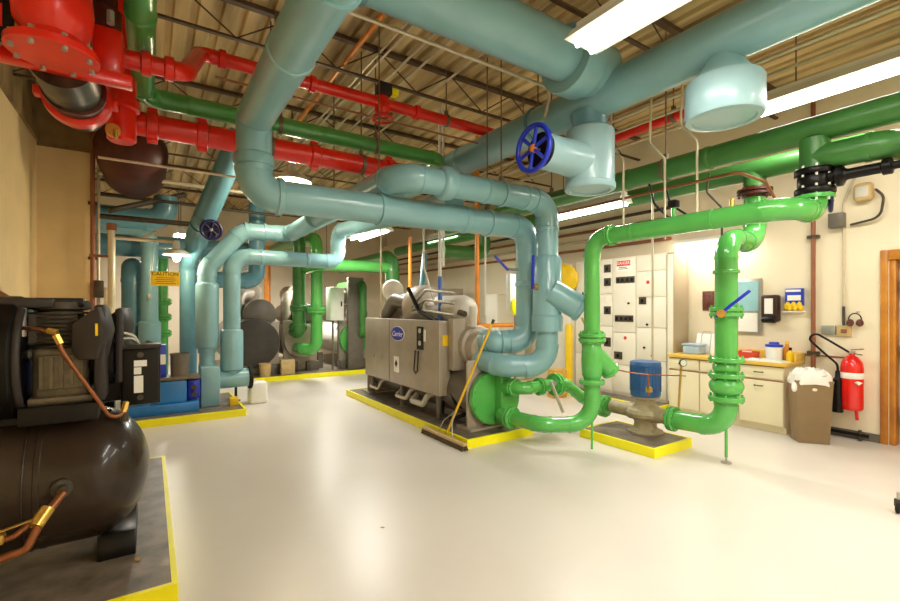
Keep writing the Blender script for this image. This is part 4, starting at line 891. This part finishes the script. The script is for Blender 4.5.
# ================================================================== COUNTER
def base_unit(y0, y1, label, dleft):
    t = thing('base_cabinet', label, 'cabinet', (6.9, (y0+y1)/2, 0))
    MB().box((6.62, y0, 0.09), (XR-0.01, y1, 0.86)).build('body', 'cab', t)
    MB().box((6.68, y0, 0.0), (XR-0.01, y1, 0.09)).build('kick_plate', 'cab', t)
    for (z0, z1, nm) in ((0.69, 0.845, 'drawer'), (0.11, 0.665, 'door')):
        d = MB().box((6.60, y0+0.006, z0), (6.62, y1-0.006, z1)).build(nm, 'cab', t, bevel=0.003)
        MB().box((6.598, y0+0.006, z1), (6.622, y1-0.006, z1+0.008)).build('edge_strip', 'copperp', d)
        yc = (y0+y1)/2 if nm == 'drawer' else (y0+0.14 if dleft else y1-0.14)
        yc = (y0+y1)/2+0.02
        zz = z1-0.075 if nm == 'drawer' else z1-0.07
        MB().tube([(6.60, yc-0.05, zz), (6.575, yc-0.045, zz), (6.572, yc, zz), (6.575, yc+0.045, zz), (6.60, yc+0.05, zz)], 0.007, 8).build('handle', 'castdk', d)
    return t
base_unit(3.44, 3.90, 'cream base cabinet with a drawer, next to the switchgear', 1)
base_unit(2.92, 3.435, 'cream base cabinet half hidden by the thick green riser', 1)
base_unit(2.40, 2.915, 'cream base cabinet with a drawer, next to the brown bin', 1)
t = thing('countertop', 'yellow laminate worktop with splash ends over the cream base cabinets', 'worktop', (6.9, 3.15, 0.86))
MB().box((6.57, 2.37, 0.86), (XR-0.005, 3.91, 0.905)).build('top', 'top', t, bevel=0.006)
MB().box((XR-0.03, 2.37, 0.905), (XR-0.005, 3.91, 1.01)).build('backsplash', 'top', t, bevel=0.004)
MB().box((6.90, 2.37, 0.905), (XR-0.03, 2.395, 1.01)).build('end_splash', 'top', t, bevel=0.004)
MB().box((6.60, 2.42, 0.905), (7.14, 2.95, 0.909)).build('white_mat', 'white', t)
# things on the counter
t = thing('storage_box', 'pale blue plastic box with a lid at the far end of the counter', 'box', (6.9, 3.68, 0.905))
MB().box((6.80, 3.55, 0.905), (7.02, 3.80, 1.03)).build('body', 'bluebox', t, bevel=0.02); MB().box((6.79, 3.54, 1.03), (7.03, 3.81, 1.06)).build('lid', 'bluebox', t, bevel=0.01)
t = thing('paper_stand', 'white papers propped up on a wire stand behind the pale blue box', 'papers', (7.08, 3.6, 0.905))
MB().prism([(0, 0), (0.05, 0), (0.12, 0.30), (0.11, 0.30)], (7.02, 3.44, 0.905), (1,0,0), (0,0,1), (0, 0.30, 0)).build('sheets', 'paper', t)
MB().tube([(7.0, 3.5, 0.91), (7.06, 3.5, 1.18), (7.08, 3.52, 1.24), (7.08, 3.62, 1.24), (7.06, 3.64, 1.18), (7.0, 3.64, 0.91)], 0.006, 8).build('wire_frame', 'steel', t)
t = thing('jar', 'small dark jar beside the green riser on the counter', 'jar', (6.95, 3.30, 0.905))
MB().lathe((6.95, 3.33, 0.905), (0,0,1), [(0.035, 0), (0.04, 0.01), (0.04, 0.09), (0.03, 0.1)]).build('body', 'brownpic', t); MB().cyl((6.95, 3.33, 1.005), (6.95, 3.33, 1.03), 0.033).build('lid', 'white', t)
t = thing('tray', 'red plastic basket on the counter right of the green riser', 'tray', (6.95, 2.97, 0.905))
MB().prism([(-0.12, 0), (0.12, 0), (0.135, 0.09), (0.125, 0.09), (0.112, 0.01), (-0.112, 0.01), (-0.125, 0.09), (-0.135, 0.09)], (6.95, 2.86, 0.905), (1,0,0), (0,0,1), (0, 0.24, 0)).build('body', 'pinkred', t)
for y in (2.86, 3.09): MB().box((6.83, y, 0.905), (7.07, y+0.01, 0.99)).build('end', 'pinkred', t)
for i in range(3): tag(MB().box((6.88+0.05*i, 2.90+0.03*i, 0.915), (6.95+0.05*i, 3.0+0.02*i, 1.005+0.01*i)).build('carton', ('white', 'pinkred', 'ysign')[i], bevel=0.004), ('small white carton in the red basket', 'small red carton in the red basket', 'small yellow carton in the red basket')[i], 'carton', 'cartons in the red basket')
t = thing('tub', 'white tub with a blue lid on the counter', 'tub', (6.95, 2.635, 0.909))
MB().lathe((6.95, 2.635, 0.909), (0,0,1), [(0.085, 0), (0.09, 0.01), (0.095, 0.17), (0.09, 0.175)]).build('body', 'white', t)
MB().lathe((6.95, 2.635, 1.082), (0,0,1), [(0.1, 0), (0.1, 0.03), (0.06, 0.035), (0.055, 0.06), (0.05, 0.065)]).build('lid', 'bluelid', t)
t = thing('bottle', 'tall amber bottle beside the white tub on the counter', 'bottle', (7.02, 2.53, 0.909))
MB().lathe((7.04, 2.52, 0.909), (0,0,1), [(0.045, 0), (0.05, 0.01), (0.05, 0.14), (0.02, 0.19), (0.02, 0.22)]).build('body', 'orange', t); MB().cyl((7.04, 2.52, 1.129), (7.04, 2.52, 1.16), 0.022).build('cap', 'ysign', t)
t = thing('bottle', 'short yellow bottle with a dark cap by the counter end', 'bottle', (6.95, 2.45, 0.909))
MB().lathe((6.95, 2.45, 0.909), (0,0,1), [(0.04, 0), (0.045, 0.01), (0.045, 0.10), (0.018, 0.13), (0.018, 0.14)]).build('body', 'ysign', t); MB().cyl((6.95, 2.45, 1.049), (6.95, 2.45, 1.085), 0.018).build('cap', 'black', t)
tag(MB().box((6.72, 2.75, 0.909), (6.84, 2.85, 0.925)).build('notepad', 'paper', bevel=0.002), 'white notepad lying at the front of the counter', 'notepad')

# ================================================================== RIGHT WALL FITTINGS
t = thing('towel_dispenser', 'dark brown paper towel dispenser on the wall above the counter', 'dispenser', (7.12, 2.75, 1.38))
MB().box((7.06, 2.64, 1.41), (7.2, 2.84, 1.78)).build('case', 'bark', t, bevel=0.03, seg=3)
MB().box((7.05, 2.69, 1.52), (7.062, 2.79, 1.73)).build('label_plate', 'paper', t)
MB().lathe((7.07, 2.66, 1.44), (0,1,0), [(0.04, 0), (0.045, 0.01), (0.045, 0.15), (0.04, 0.16)], 20).build('roller', 'black', t)
t = thing('glove_rack', 'blue and white wall rack with a yellow bundle beside the towel dispenser', 'rack', (7.15, 2.46, 1.6))
MB().box((7.14, 2.38, 1.63), (7.2, 2.58, 1.86)).build('carton', 'bluelid', t, bevel=0.004)
MB().box((7.132, 2.40, 1.70), (7.142, 2.55, 1.77)).build('label_plate', 'paper', t); MB().box((7.132, 2.40, 1.815), (7.142, 2.57, 1.845)).build('label_plate', 'paper', t)
b = MB()
for i in range(9): b.ell((7.12+0.01*(i % 3), 2.39+0.022*i, 1.60+0.02*((i*5) % 3)), (0.03, 0.025, 0.045), 10, 8)
b.build('glove_bundle', 'ysign', t); MB().box((7.09, 2.37, 1.545), (7.2, 2.59, 1.56)).build('shelf', 'white', t)
t = thing('notice_board', 'metal framed aqua board with a white sheet behind the blue lever', 'board', (7.18, 3.1, 1.2))
MB().box((7.17, 2.87, 1.22), (7.2, 3.32, 2.02)).build('frame', 'steel', t, bevel=0.006)
MB().box((7.165, 2.91, 1.56), (7.171, 3.28, 1.98)).build('aqua_panel', 'aqua', t); MB().box((7.164, 2.92, 1.26), (7.171, 3.27, 1.53)).build('white_sheet', 'paper', t)
tag(MB().box((7.17, 3.48, 1.56), (7.2, 3.69, 1.86)).build('picture', 'brownpic', bevel=0.006), 'dark brown square picture on the wall left of the thick green riser', 'picture')
tag(MB().box((7.16, 2.05, 1.26), (7.2, 2.19, 1.38)).build('switch_box', 'steel', bevel=0.006), 'grey metal wall box left of the cream switch', 'switch box')
t = thing('switch_box', 'cream wall switch below the grey conduit', 'switch box', (7.17, 1.96, 1.25))
MB().box((7.15, 1.895, 1.25), (7.2, 2.03, 1.385)).build('case', 'broomwood', t, bevel=0.01); MB().box((7.14, 1.93, 1.29), (7.151, 1.99, 1.34)).build('switch', 'copperp', t, bevel=0.006)
t = thing('ear_defenders', 'dark red ear defenders hanging on the wall beside the cream switch', 'ear defenders', (7.15, 1.83, 1.45))
MB().tube([(7.13, 1.85+0.06*math.cos(a), 1.46+0.075*math.sin(a)) for a in [-0.2+(PI+0.4)*i/14 for i in range(15)]], 0.007, 8).build('headband', 'black', t)
for s in (-1, 1): MB().ell((7.13, 1.85+0.045*s, 1.42), (0.04, 0.036, 0.045)).build('ear_cup', 'brownpic', t)
MB().cyl((7.12, 1.83, 1.55), (7.2, 1.83, 1.55), 0.008, n=8).build('hook', 'steel', t)
t = thing('conduit', 'grey conduit coming down the wall to the cream switch', 'conduit', (7.18, 1.97, 2.0))
MB().cyl((7.18, 1.97, 1.385), (7.18, 1.97, 2.9), 0.013, n=10).build('pipe_section', 'condt', t); MB().cyl((7.18, 1.97, 1.385), (7.18, 1.97, 1.62), 0.016, n=10).build('lower_sleeve', 'castdk', t)
MB().tube(smooth_path([(7.18, 1.97, 2.9), (7.16, 1.9, 3.1), (7.16, 1.8, 3.3)], 0.1), 0.013, 10).build('bend', 'condt', t)
t = thing('emergency_light', 'beige rounded lamp fixed high on the wall above the door', 'lamp', (7.1, 1.78, 2.98))
MB().box((7.06, 1.68, 2.88), (7.2, 1.86, 3.10)).build('case', 'broomwood', t, bevel=0.05, seg=3); MB().box((7.05, 1.71, 2.92), (7.065, 1.83, 3.05)).build('lens', 'lgrey', t, bevel=0.01)
MB().tube(smooth_path([(7.12, 1.66, 3.0), (7.1, 1.58, 2.9), (7.12, 1.62, 2.66), (7.16, 1.9, 2.62)], 0.12), 0.014, 10).build('conduit', 'castdk', t)
tag(MB().box((7.08, 1.95, 2.60), (7.2, 2.10, 2.78)).build('junction_box', 'grey2', bevel=0.006), 'dark grey junction box high on the wall under the valve stem', 'box')
t = thing('drain_stack', 'brown pipe running down the wall behind the bin to the ceiling', 'pipe', (7.12, 2.27, 0))
MB().cyl((7.15, 2.27, 0), (7.15, 2.27, 4.58), 0.025, n=18).build('pipe_section', 'copperp', t)
for z in (1.0, 2.5): MB().box((7.12, 2.21, z), (7.2, 2.33, z+0.04)).build('clip', 'castdk', t)
t = thing('conduit', 'pale thin conduit running along the wall just above the counter end', 'conduit', (7.19, 2.2, 1.1))
MB().cyl((7.19, 1.9, 0.985), (7.19, 2.37, 0.985), 0.01, n=8).build('pipe_section', 'copperp', t)
t = thing('drain_pipe', 'dark pipe low along the wall between the bin and the door', 'pipe', (7.12, 2.0, 0.05))
MB().cyl((7.12, 1.72, 0.07), (7.12, 2.25, 0.07), 0.022, n=12).build('pipe_section', 'black', t); MB().cyl((7.12, 1.80, 0.0), (7.12, 1.80, 0.13), 0.018, n=10).build('stub', 'castdk', t)
tag(MB().box((7.185, 2.03, 0.36), (7.2, 2.15, 0.42)).build('outlet_plate', 'cab', bevel=0.004), 'small cream outlet plate low on the wall right of the bin', 'outlet')
# fire extinguisher
t = thing('fire_extinguisher', 'red fire extinguisher with a black horn hanging on the wall by the door', 'fire extinguisher', (7.07, 1.87, 0.36))
MB().lathe((7.06, 1.86, 0.42), (0,0,1), [(0.095, 0), (0.108, 0.02), (0.11, 0.05), (0.11, 0.50), (0.10, 0.57), (0.065, 0.63), (0.03, 0.655), (0.03, 0.68)], 32).build('cylinder', 'exred', t)
MB().lathe((7.06, 1.86, 0.80), (0,0,1), [(0.1105, 0), (0.1115, 0.002), (0.1115, 0.068), (0.1105, 0.07)], 32).build('label_band', 'paper', t)
MB().prism([(-0.035, 0.02), (0, 0.032), (0.035, 0.02), (0, -0.01)], (6.963, 1.78, 0.745), (0.62,-0.78,0), (0,0,1), (-0.02, -0.016, 0)).build('label_badge', 'paper', t)
MB().box((7.03, 1.83, 1.09), (7.09, 1.89, 1.13)).build('valve', 'steel', t, bevel=0.01)
MB().bar((7.05, 1.86, 1.14), (7.0, 1.74, 1.16), 0.025, 0.01).build('handle', 'castdk', t, bevel=0.003)
MB().bar((7.05, 1.86, 1.10), (7.0, 1.75, 1.09), 0.02, 0.008).build('handle', 'castdk', t, bevel=0.003)
MB().tube(smooth_path([(7.04, 1.88, 1.11), (6.98, 2.05, 1.24), (6.97, 2.2, 1.34), (6.97, 2.26, 1.25), (6.98, 2.1, 1.08), (7.0, 1.98, 0.96), (7.0, 1.975, 0.80)], 0.10), 0.013, 12).build('discharge_hose', 'rubber', t)
MB().lathe((7.0, 1.98, 0.80), (0,0,-1), [(0.02, -0.08), (0.025, 0), (0.05, 0.03), (0.055, 0.42), (0.05, 0.425)], 20).build('discharge_horn', 'black', t)
MB().box((7.0, 1.955, 0.82), (7.03, 2.0, 0.88)).build('hose_clip', 'exred', t)
MB().bar((7.06, 1.82, 0.44), (7.06, 1.81, 0.30), 0.03, 0.02).build('strap_tail', 'exred', t)
MB().box((7.15, 1.80, 0.5), (7.2, 1.92, 1.0)).build('wall_bracket', 'exred', t)
t.location.z -= 0.045
# bin
t = thing('waste_bin', 'tall brown plastic bin with a white liner between the counter and the extinguisher', 'bin', (6.62, 2.10, 0), local=True)
w, d = 0.185, 0.13
b = MB(); vs = []
for z, k in ((0, 0.84), (0.70, 1.0), (0.74, 1.04), (0.745, 1.03), (0.74, 0.97), (0.04, 0.80)):
    vs += [(-w*k, -d*k, z), (w*k, -d*k, z), (w*k, d*k, z), (-w*k, d*k, z)]
fs = [(3, 2, 1, 0)]
for j in range(5):
    for i in range(4): fs.append((j*4+i, j*4+(i+1) % 4, j*4+4+(i+1) % 4, j*4+4+i))
fs.append((20, 21, 22, 23)); b.add(vs, fs).build('body', 'bin', t, bevel=0.012)
MB().prism([(0.025*math.cos(a), 0.018*math.sin(a)) for a in [PI*2*i/12 for i in range(12)]], (0, -d*0.985-0.004, 0.64), (1,0,0), (0,0,1), (0, 0.006, 0)).build('badge', 'cab', t)
# liner: crumpled surface heaped in the top
b = MB(); vs = []; fs = []; nu, nv = 24, 12
for j in range(nv+1):
    for i in range(nu):
        a = 2*PI*i/nu; q = j/nv
        rx = (w*1.10)*(1-q**1.6*0.98); ry = (d*1.14)*(1-q**1.6*0.98)
        cx = math.copysign(abs(math.cos(a))**0.5, math.cos(a)); cy = math.copysign(abs(math.sin(a))**0.5, math.sin(a))
        z = 0.72 + 0.04*min(1, q*6) + 0.11*math.sin(q*PI*0.5) + random.uniform(-0.03, 0.03)
        if j == 0: z = 0.69 + random.uniform(-0.015, 0.015)
        vs.append((rx*cx + random.uniform(-.01, .01), ry*cy + random.uniform(-.008, .008), z))
for j in range(nv):
    for i in range(nu): fs.append((j*nu+i, j*nu+(i+1) % nu, (j+1)*nu+(i+1) % nu, (j+1)*nu+i))
fs.append(tuple(nv*nu+i for i in range(nu)))
b.add(vs, fs).build('bin_liner', 'bag', t, sharp=25)
MB().ell((-w*1.08, -d*0.9, 0.66), (0.03, 0.03, 0.06), 10, 8).build('liner_knot', 'bag', t)
t.rotation_euler = (0, 0, math.radians(-51)); t.location = (6.60, 2.13, 0)

# ================================================================== BROOM, small floor things
t = thing('push_broom', 'push broom with a yellow handle leaning on the chiller, its head on the floor', 'broom', (2.93, 4.55, 0))
b = MB().bar((2.93, 4.10, 0.07), (2.93, 5.02, 0.07), 0.065, 0.036); b.build('head_block', 'broomwood', t, bevel=0.015)
b = MB()
for i in range(60):
    yy = 4.11+0.9*i/59
    for k in range(3): b.bar((2.93+(k-1)*0.02, yy, 0.056), (2.93+(k-1)*0.032+random.uniform(-.006,.006), yy+random.uniform(-.006,.006), 0.001), 0.012, 0.014)
o = b.build('bristles', 'bristle', t); o['kind'] = 'stuff'
h0 = V((2.95, 4.50, 0.12)); h1 = V((3.30, 4.06, 1.46))
MB().cyl(h0, h1, 0.0145, n=14).build('handle', 'handle', t)
b = MB()
for yy in (4.36, 4.66): b.tube(smooth_path([(2.93, yy, 0.10), (2.96, yy*0.6+4.5*0.4, 0.24), tuple(h0.lerp(h1, 0.20))], 0.05), 0.007, 8)
b.build('brace', 'steel', t)
MB().cyl(h1-(h1-h0)*0.03, h1+(h1-h0)*0.005, 0.017, n=14).build('handle_tip', 'castdk', t)
def leaf_shape(x, y, z, s, rz, name, label):
    pts = [(0, -1), (0.45, -0.5), (0.5, 0.1), (0.25, 0.7), (0, 1), (-0.25, 0.7), (-0.5, 0.1), (-0.45, -0.5)]
    b = MB(); vs = [(0, 0, 0.12)] + [(px, py, 0.25*abs(px)+0.1*abs(py)) for px, py in pts]
    vs += [(p[0]*0.98, p[1]*0.98, p[2]-0.06) for p in vs]
    fs = [(0, i+1, (i+1) % 8+1) for i in range(8)] + [(9, (i+1) % 8+10, i+10) for i in range(8)] + [(i+1, i+10, (i+1) % 8+10, (i+1) % 8+1) for i in range(8)]
    b.add(vs, fs).xf(Matrix.Translation((x, y, z)) @ Matrix.Rotation(rz, 4, 'Z') @ Matrix.Scale(s, 4))
    return tag(b.build(name, 'leaf'), label, 'leaf')
leaf_shape(1.41, 3.01, 0.003, 0.018, 0.8, 'dry_leaf', 'tiny dry leaf lying on the open white floor')
leaf_shape(-0.06, 3.27, 0.103, 0.03, 0.2, 'dry_leaf', 'curled dry leaf on the grey pad beside the compressor tank foot')
t = thing('caster_wheel', 'dark caster foot just entering at the right edge of the floor', 'caster', (4.86, 1.0, 0))
MB().lathe((4.86, 0.985, 0.04), (0,1,0), [(0.03, 0), (0.04, 0.005), (0.04, 0.025), (0.03, 0.03)], 24).build('wheel', 'rubber', t)
MB().box((4.85, 0.975, 0.05), (4.88, 1.025, 0.11)).build('fork', 'castdk', t, bevel=0.005); MB().cyl((4.865, 1.0, 0.11), (4.865, 1.0, 0.16), 0.012).build('stem', 'steel', t)

# ================================================================== LEFT POLE LAMP AND SIGN
t = thing('arm_lamp', 'cream pole with a side arm carrying a lit dome lamp beside the caution sign', 'lamp', (-0.45, 8.0, 0))
MB().cyl((-0.45, 8.0, 0), (-0.45, 8.0, 2.76), 0.045, n=18).build('pole', 'condt', t); MB().cyl((-0.45, 8.0, 2.70), (-0.45, 8.0, 2.80), 0.06, n=18).build('pole_cap', 'copperp', t)
MB().cyl((-0.45, 8.0, 2.60), (0.34, 8.0, 2.60), 0.026, n=14).build('arm', 'condt', t)
MB().cyl((-0.12, 8.0, 2.60), (0.08, 8.0, 2.74), 0.02, n=12).build('brace', 'condt', t)
MB().lathe((0.34, 8.0, 2.40), (0,0,1), [(0.19, 0), (0.185, 0.02), (0.12, 0.07), (0.05, 0.09), (0.05, 0.16), (0.04, 0.22)]).build('lamp_shade', 'white', t)
MB().ell((0.34, 8.0, 2.37), (0.055, 0.055, 0.07)).build('bulb', 'bulb', t)
MB().cyl((-0.70, 8.0, 2.33), (-0.45, 8.0, 2.33), 0.02, n=10).build('tie_rod', 'copperp', t)
l = bpy.data.lights.new('lamp_light', 'POINT'); l.energy = 22; l.color = (1, 0.84, 0.58); l.shadow_soft_size = 0.06
o = bpy.data.objects.new('lamp_light', l); C.objects.link(o); o.location = (0.79, 0, 2.24); o.parent = t
t = thing('caution_sign', 'yellow caution sign hanging on a thin wire under the dome lamp', 'sign', (0.2, 7.95, 2.0))
MB().box((0.01, 7.95, 1.93), (0.38, 7.956, 2.14)).build('plate', 'ysign', t)
MB().cyl((0.03, 7.953, 2.14), (0.06, 7.99, 2.73), 0.005, n=6).build('wire', 'steel', t)
text_part('lettering', 'CAUTION', (0.195, 7.949, 2.105), (1,0,0), (0,0,1), 0.075, 'black', t, 0.001)
for i in range(4): MB().box((0.08-0.02*(i % 2), 7.948, 2.045-0.028*i), (0.31+0.02*(i % 2), 7.951, 2.053-0.028*i)).build('text_line', 'copperp', t)
t = thing('conduit', 'rusty brown conduit running up the end of the tan wall', 'conduit', (-0.66, 8.3, 0))
MB().cyl((-0.685, 8.30, 0), (-0.685, 8.30, 4.58), 0.03, n=14).build('pipe_section', 'copperp', t)
for z in (1.5, 2.3, 3.1): MB().box((-0.74, 8.29, z), (-0.64, 8.36, z+0.04)).build('clip', 'castdk', t)
t = thing('conduit', 'cream conduit beside the rusty brown one at the end of the tan wall', 'conduit', (-0.62, 8.35, 0))
MB().cyl((-0.625, 8.36, 0), (-0.625, 8.36, 4.58), 0.022, n=14).build('pipe_section', 'condt', t)
MB().box((-0.67, 8.26, 1.75), (-0.56, 8.33, 2.0)).build('isolator', 'castdk', t, bevel=0.01); MB().box((-0.56, 8.28, 1.6), (-0.50, 8.34, 1.9)).build('filter_bowl', 'condt', t, bevel=0.01)

# ================================================================== CONDUITS AND THIN LINES
def line(name, pts, r, m, label, cat, R=0.1, n=10):
    return tag(MB().tube(smooth_path(pts, R) if len(pts) > 2 else pts, r, n).build(name, m), label, cat)
line('orange_pipe', [(1.79, 1.0, 4.30), (1.79, 6.9, 4.30)], 0.026, 'orange', 'slim orange pipe running along just under the ceiling deck', 'pipe')
CX = [2.10, 2.17, 2.42, 2.62, 3.05]
CL = ['pale conduit under the deck, nearest the slim orange pipe', 'second pale conduit under the deck counting from the orange pipe', 'third pale conduit under the deck counting from the orange pipe',
      'fourth pale conduit under the deck counting from the orange pipe', 'fifth pale conduit under the deck, farthest from the orange pipe']
for x, s in zip(CX, CL): tag(MB().cyl((x, 0.3, 4.40), (x, 9.8, 4.40), 0.014, n=8).build('conduit', 'condt'), s, 'conduit', 'pale conduits under the deck')
line('conduit', [(1.0, 3.3, 3.86), (3.45, 3.3, 3.86), (3.45, 3.4, 3.6)], 0.016, 'condt', 'pale conduit crossing left to right high in front of the thin red pipe', 'conduit')
line('conduit', [(0.5, 4.65, 3.72), (3.6, 4.65, 3.72)], 0.012, 'copperp', 'thin rusty conduit crossing just above the fat red pipe', 'conduit')
line('conduit', [(-0.4, 5.3, 3.0), (3.3, 5.3, 3.0)], 0.012, 'condt', 'thin pale conduit crossing just below the fat red pipe', 'conduit')
line('conduit', [(-0.6, 8.1, 3.52), (2.4, 8.1, 3.5)], 0.03, 'condt', 'cream pipe crossing high at the left above the dark teal header', 'conduit')
line('conduit', [(-0.65, 8.7, 3.35), (2.0, 8.7, 3.3)], 0.025, 'castdk', 'dark pipe crossing high at the left behind the cream one', 'conduit')
line('conduit', [(-0.6, 8.25, 2.93), (0.85, 8.25, 2.93)], 0.04, 'castdk', 'dark beam-like pipe over the arm lamp', 'conduit')
line('strut_channel', [(-0.5, 8.4, 3.05), (0.5, 9.0, 3.55)], 0.045, 'castdk', 'dark sloping steel strut high at left near the red drum', 'strut')
for k, (x, z, s) in enumerate(((5.0, 4.02, 'pale conduit above the upper green header'), (5.25, 3.97, 'second pale conduit above the green headers'), (5.6, 3.9, 'pale conduit high above the lower green header'))):
    tag(MB().cyl((x, YF, z), (x, 9.0, z), 0.02, n=10).build('conduit', 'condt'), s, 'conduit', 'conduits along the right side')
line('copper_line', [(4.4, 4.4, 2.82), (4.4, 1.95, 2.82), (4.95, 1.95, 2.82), (5.3, 1.95, 2.6)], 0.014, 'copper', 'thin copper line along the green headers, bending toward the wall', 'pipe', 0.06)
for k, (x, y, z0, z1, s) in enumerate(((4.4, 2.45, 2.49, 3.95, 'grey rod dropping from the ceiling to the green run, nearest its right bend'),
        (4.35, 2.75, 2.3, 3.95, 'pale conduit dropping past the green run, second from the right'),
        (4.3, 3.2, 2.45, 4.0, 'pale conduit dropping in front of the red pipe to the green bend'),
        (5.2, 2.6, 2.3, 3.1, 'dark rod under the lower green header'))):
    tag(MB().tube(smooth_path([(x, y, z1), (x, y+0.03, (z0+z1)/2+0.2), (x+0.03, y-0.12, (z0+z1)/2), (x+0.03, y-0.12, z0)], 0.08), 0.012, 8).build('drop_conduit', 'condt' if k != 3 else 'castdk'), s, 'conduit')
line('cable', [(4.55, 2.75, 3.0), (4.6, 2.7, 2.7), (4.9, 2.6, 2.55), (5.1, 2.6, 2.62)], 0.012, 'black', 'black cable looping below the green headers', 'cable', 0.1)
line('cable', [(4.6, 2.95, 3.0), (4.62, 2.9, 2.75), (4.8, 2.8, 2.56), (5.0, 2.8, 2.6)], 0.012, 'black', 'second black cable looping below the green headers', 'cable', 0.1)
# wall-side conduits on the far right wall
for k in range(4):
    tag(MB().cyl((7.16, 4.2, 2.75+0.17*k), (7.16, 14.8, 2.75+0.17*k), 0.028, n=10).build('conduit', ('copperp', 'condt', 'copperp', 'castdk')[k]),
        ('lowest of four lines along the far right wall', 'second lowest of four lines along the far right wall', 'second highest of four lines along the far right wall', 'highest of four lines along the far right wall')[k], 'conduit', 'lines along the far right wall')
struct(MB().box((7.0, 6.9, 3.45), (7.2, 14.9, 3.8)).build('ceiling_beam', 'wall'))
# drops around the chiller
line('hose', [(3.35, 5.75, 3.0), (3.33, 5.7, 2.2), (3.42, 5.66, 1.85), (3.50, 5.6, 1.55)], 0.014, 'hose', 'thin white hose hanging down onto the chiller, left of the blue hose', 'hose', 0.15)
t = thing('drop_hose', 'white conduit turning to a blue hose above the chiller control box', 'hose', (3.5, 5.55, 1.4))
MB().cyl((3.48, 5.5, 4.5), (3.48, 5.5, 2.0), 0.022, n=12).build('conduit', 'hose', t); MB().cyl((3.54, 5.5, 4.5), (3.54, 5.5, 2.2), 0.016, n=12).build('conduit', 'hose', t)
MB().tube([(3.48, 5.5, 2.05), (3.47, 5.48, 1.9), (3.46, 5.46, 1.6), (3.42, 5.4, 1.40)], 0.032, 12).build('blue_hose', 'bluehose', t)
line('conduit', [(3.25, 7.0, 3.1), (3.25, 7.0, 1.43)], 0.014, 'condt', 'pale conduit standing on the left of the chiller control box', 'conduit')
line('conduit', [(3.72, 4.75, 2.9), (3.72, 4.75, 1.5)], 0.012, 'hose', 'thin white conduit hanging right of the blue hose', 'conduit')
t = thing('orange_column', 'orange pipe dropping right of the chiller top to a low cross pipe', 'pipe', (4.6, 5.9, 0))
run(t, [(4.6, 6.1, 4.5), (4.6, 6.1, 1.30), (5.6, 6.1, 1.30)], 0.038, 'orange', R=0.1)
t = thing('orange_column', 'thin orange pipe behind the chiller left of the blue hose', 'pipe', (4.35, 8.2, 0))
run(t, [(4.3, 7.9, 0.1), (4.3, 7.9, 3.0)], 0.035, 'orange')
t = thing('orange_column', 'rusty orange pipe far back left of the green risers', 'pipe', (3.0, 13.2, 0))
run(t, [(2.85, 13.9, 0), (2.85, 13.9, 3.4)], 0.09, 'orange')
line('strut_channel', [(4.05, 6.9, 2.55), (3.72, 6.5, 1.55)], 0.05, 'teal2', 'dark teal leaning strut on top of the chiller', 'strut')
line('lagged_pipe', [(1.55, 11.9, 1.0), (1.55, 11.9, 2.2), (2.05, 11.9, 2.2), (2.05, 11.9, 1.2)], 0.10, 'lgrey', 'pale lagged pipe loop over the dark far left chiller', 'pipe', 0.2)
# caged controller box beside T1
t = thing('isolator_box', 'small white box with a yellow tag behind the teal drop', 'switch box', (4.6, 5.0, 1.5))
MB().box((4.55, 5.2, 1.55), (4.85, 5.3, 2.12)).build('case', 'white', t, bevel=0.01)
MB().ell((4.62, 5.17, 1.62), (0.08, 0.03, 0.13)).build('yellow_tag', 'yellow', t)
MB().cyl((4.7, 5.25, 0), (4.7, 5.25, 1.55), 0.025, n=12).build('stand_post', 'grey', t)

# ================================================================== WORLD, CAMERA
w = bpy.data.worlds.new('world'); bpy.context.scene.world = w; w.use_nodes = True
w.node_tree.nodes['Background'].inputs['Color'].default_value = (1.0, 0.88, 0.7, 1); w.node_tree.nodes['Background'].inputs['Strength'].default_value = 0.3
cd = bpy.data.cameras.new('camera'); cam = bpy.data.objects.new('camera', cd); C.objects.link(cam)
cd.sensor_width = 36; cd.lens = 452/900*36; cd.shift_y = 7.5/900; cd.clip_start = 0.02
cam.location = (0, 0, 1.6); cam.rotation_euler = (PI/2, 0, math.radians(-33.6))
sc = bpy.context.scene; sc.camera = cam
sc.view_settings.view_transform = 'Standard'; sc.view_settings.look = 'None'; sc.view_settings.gamma = 1.0; sc.view_settings.use_curve_mapping = False
sc.view_settings.exposure = 0.14
for o in list(bpy.data.objects):
    if '_o' in o: del o['_o']
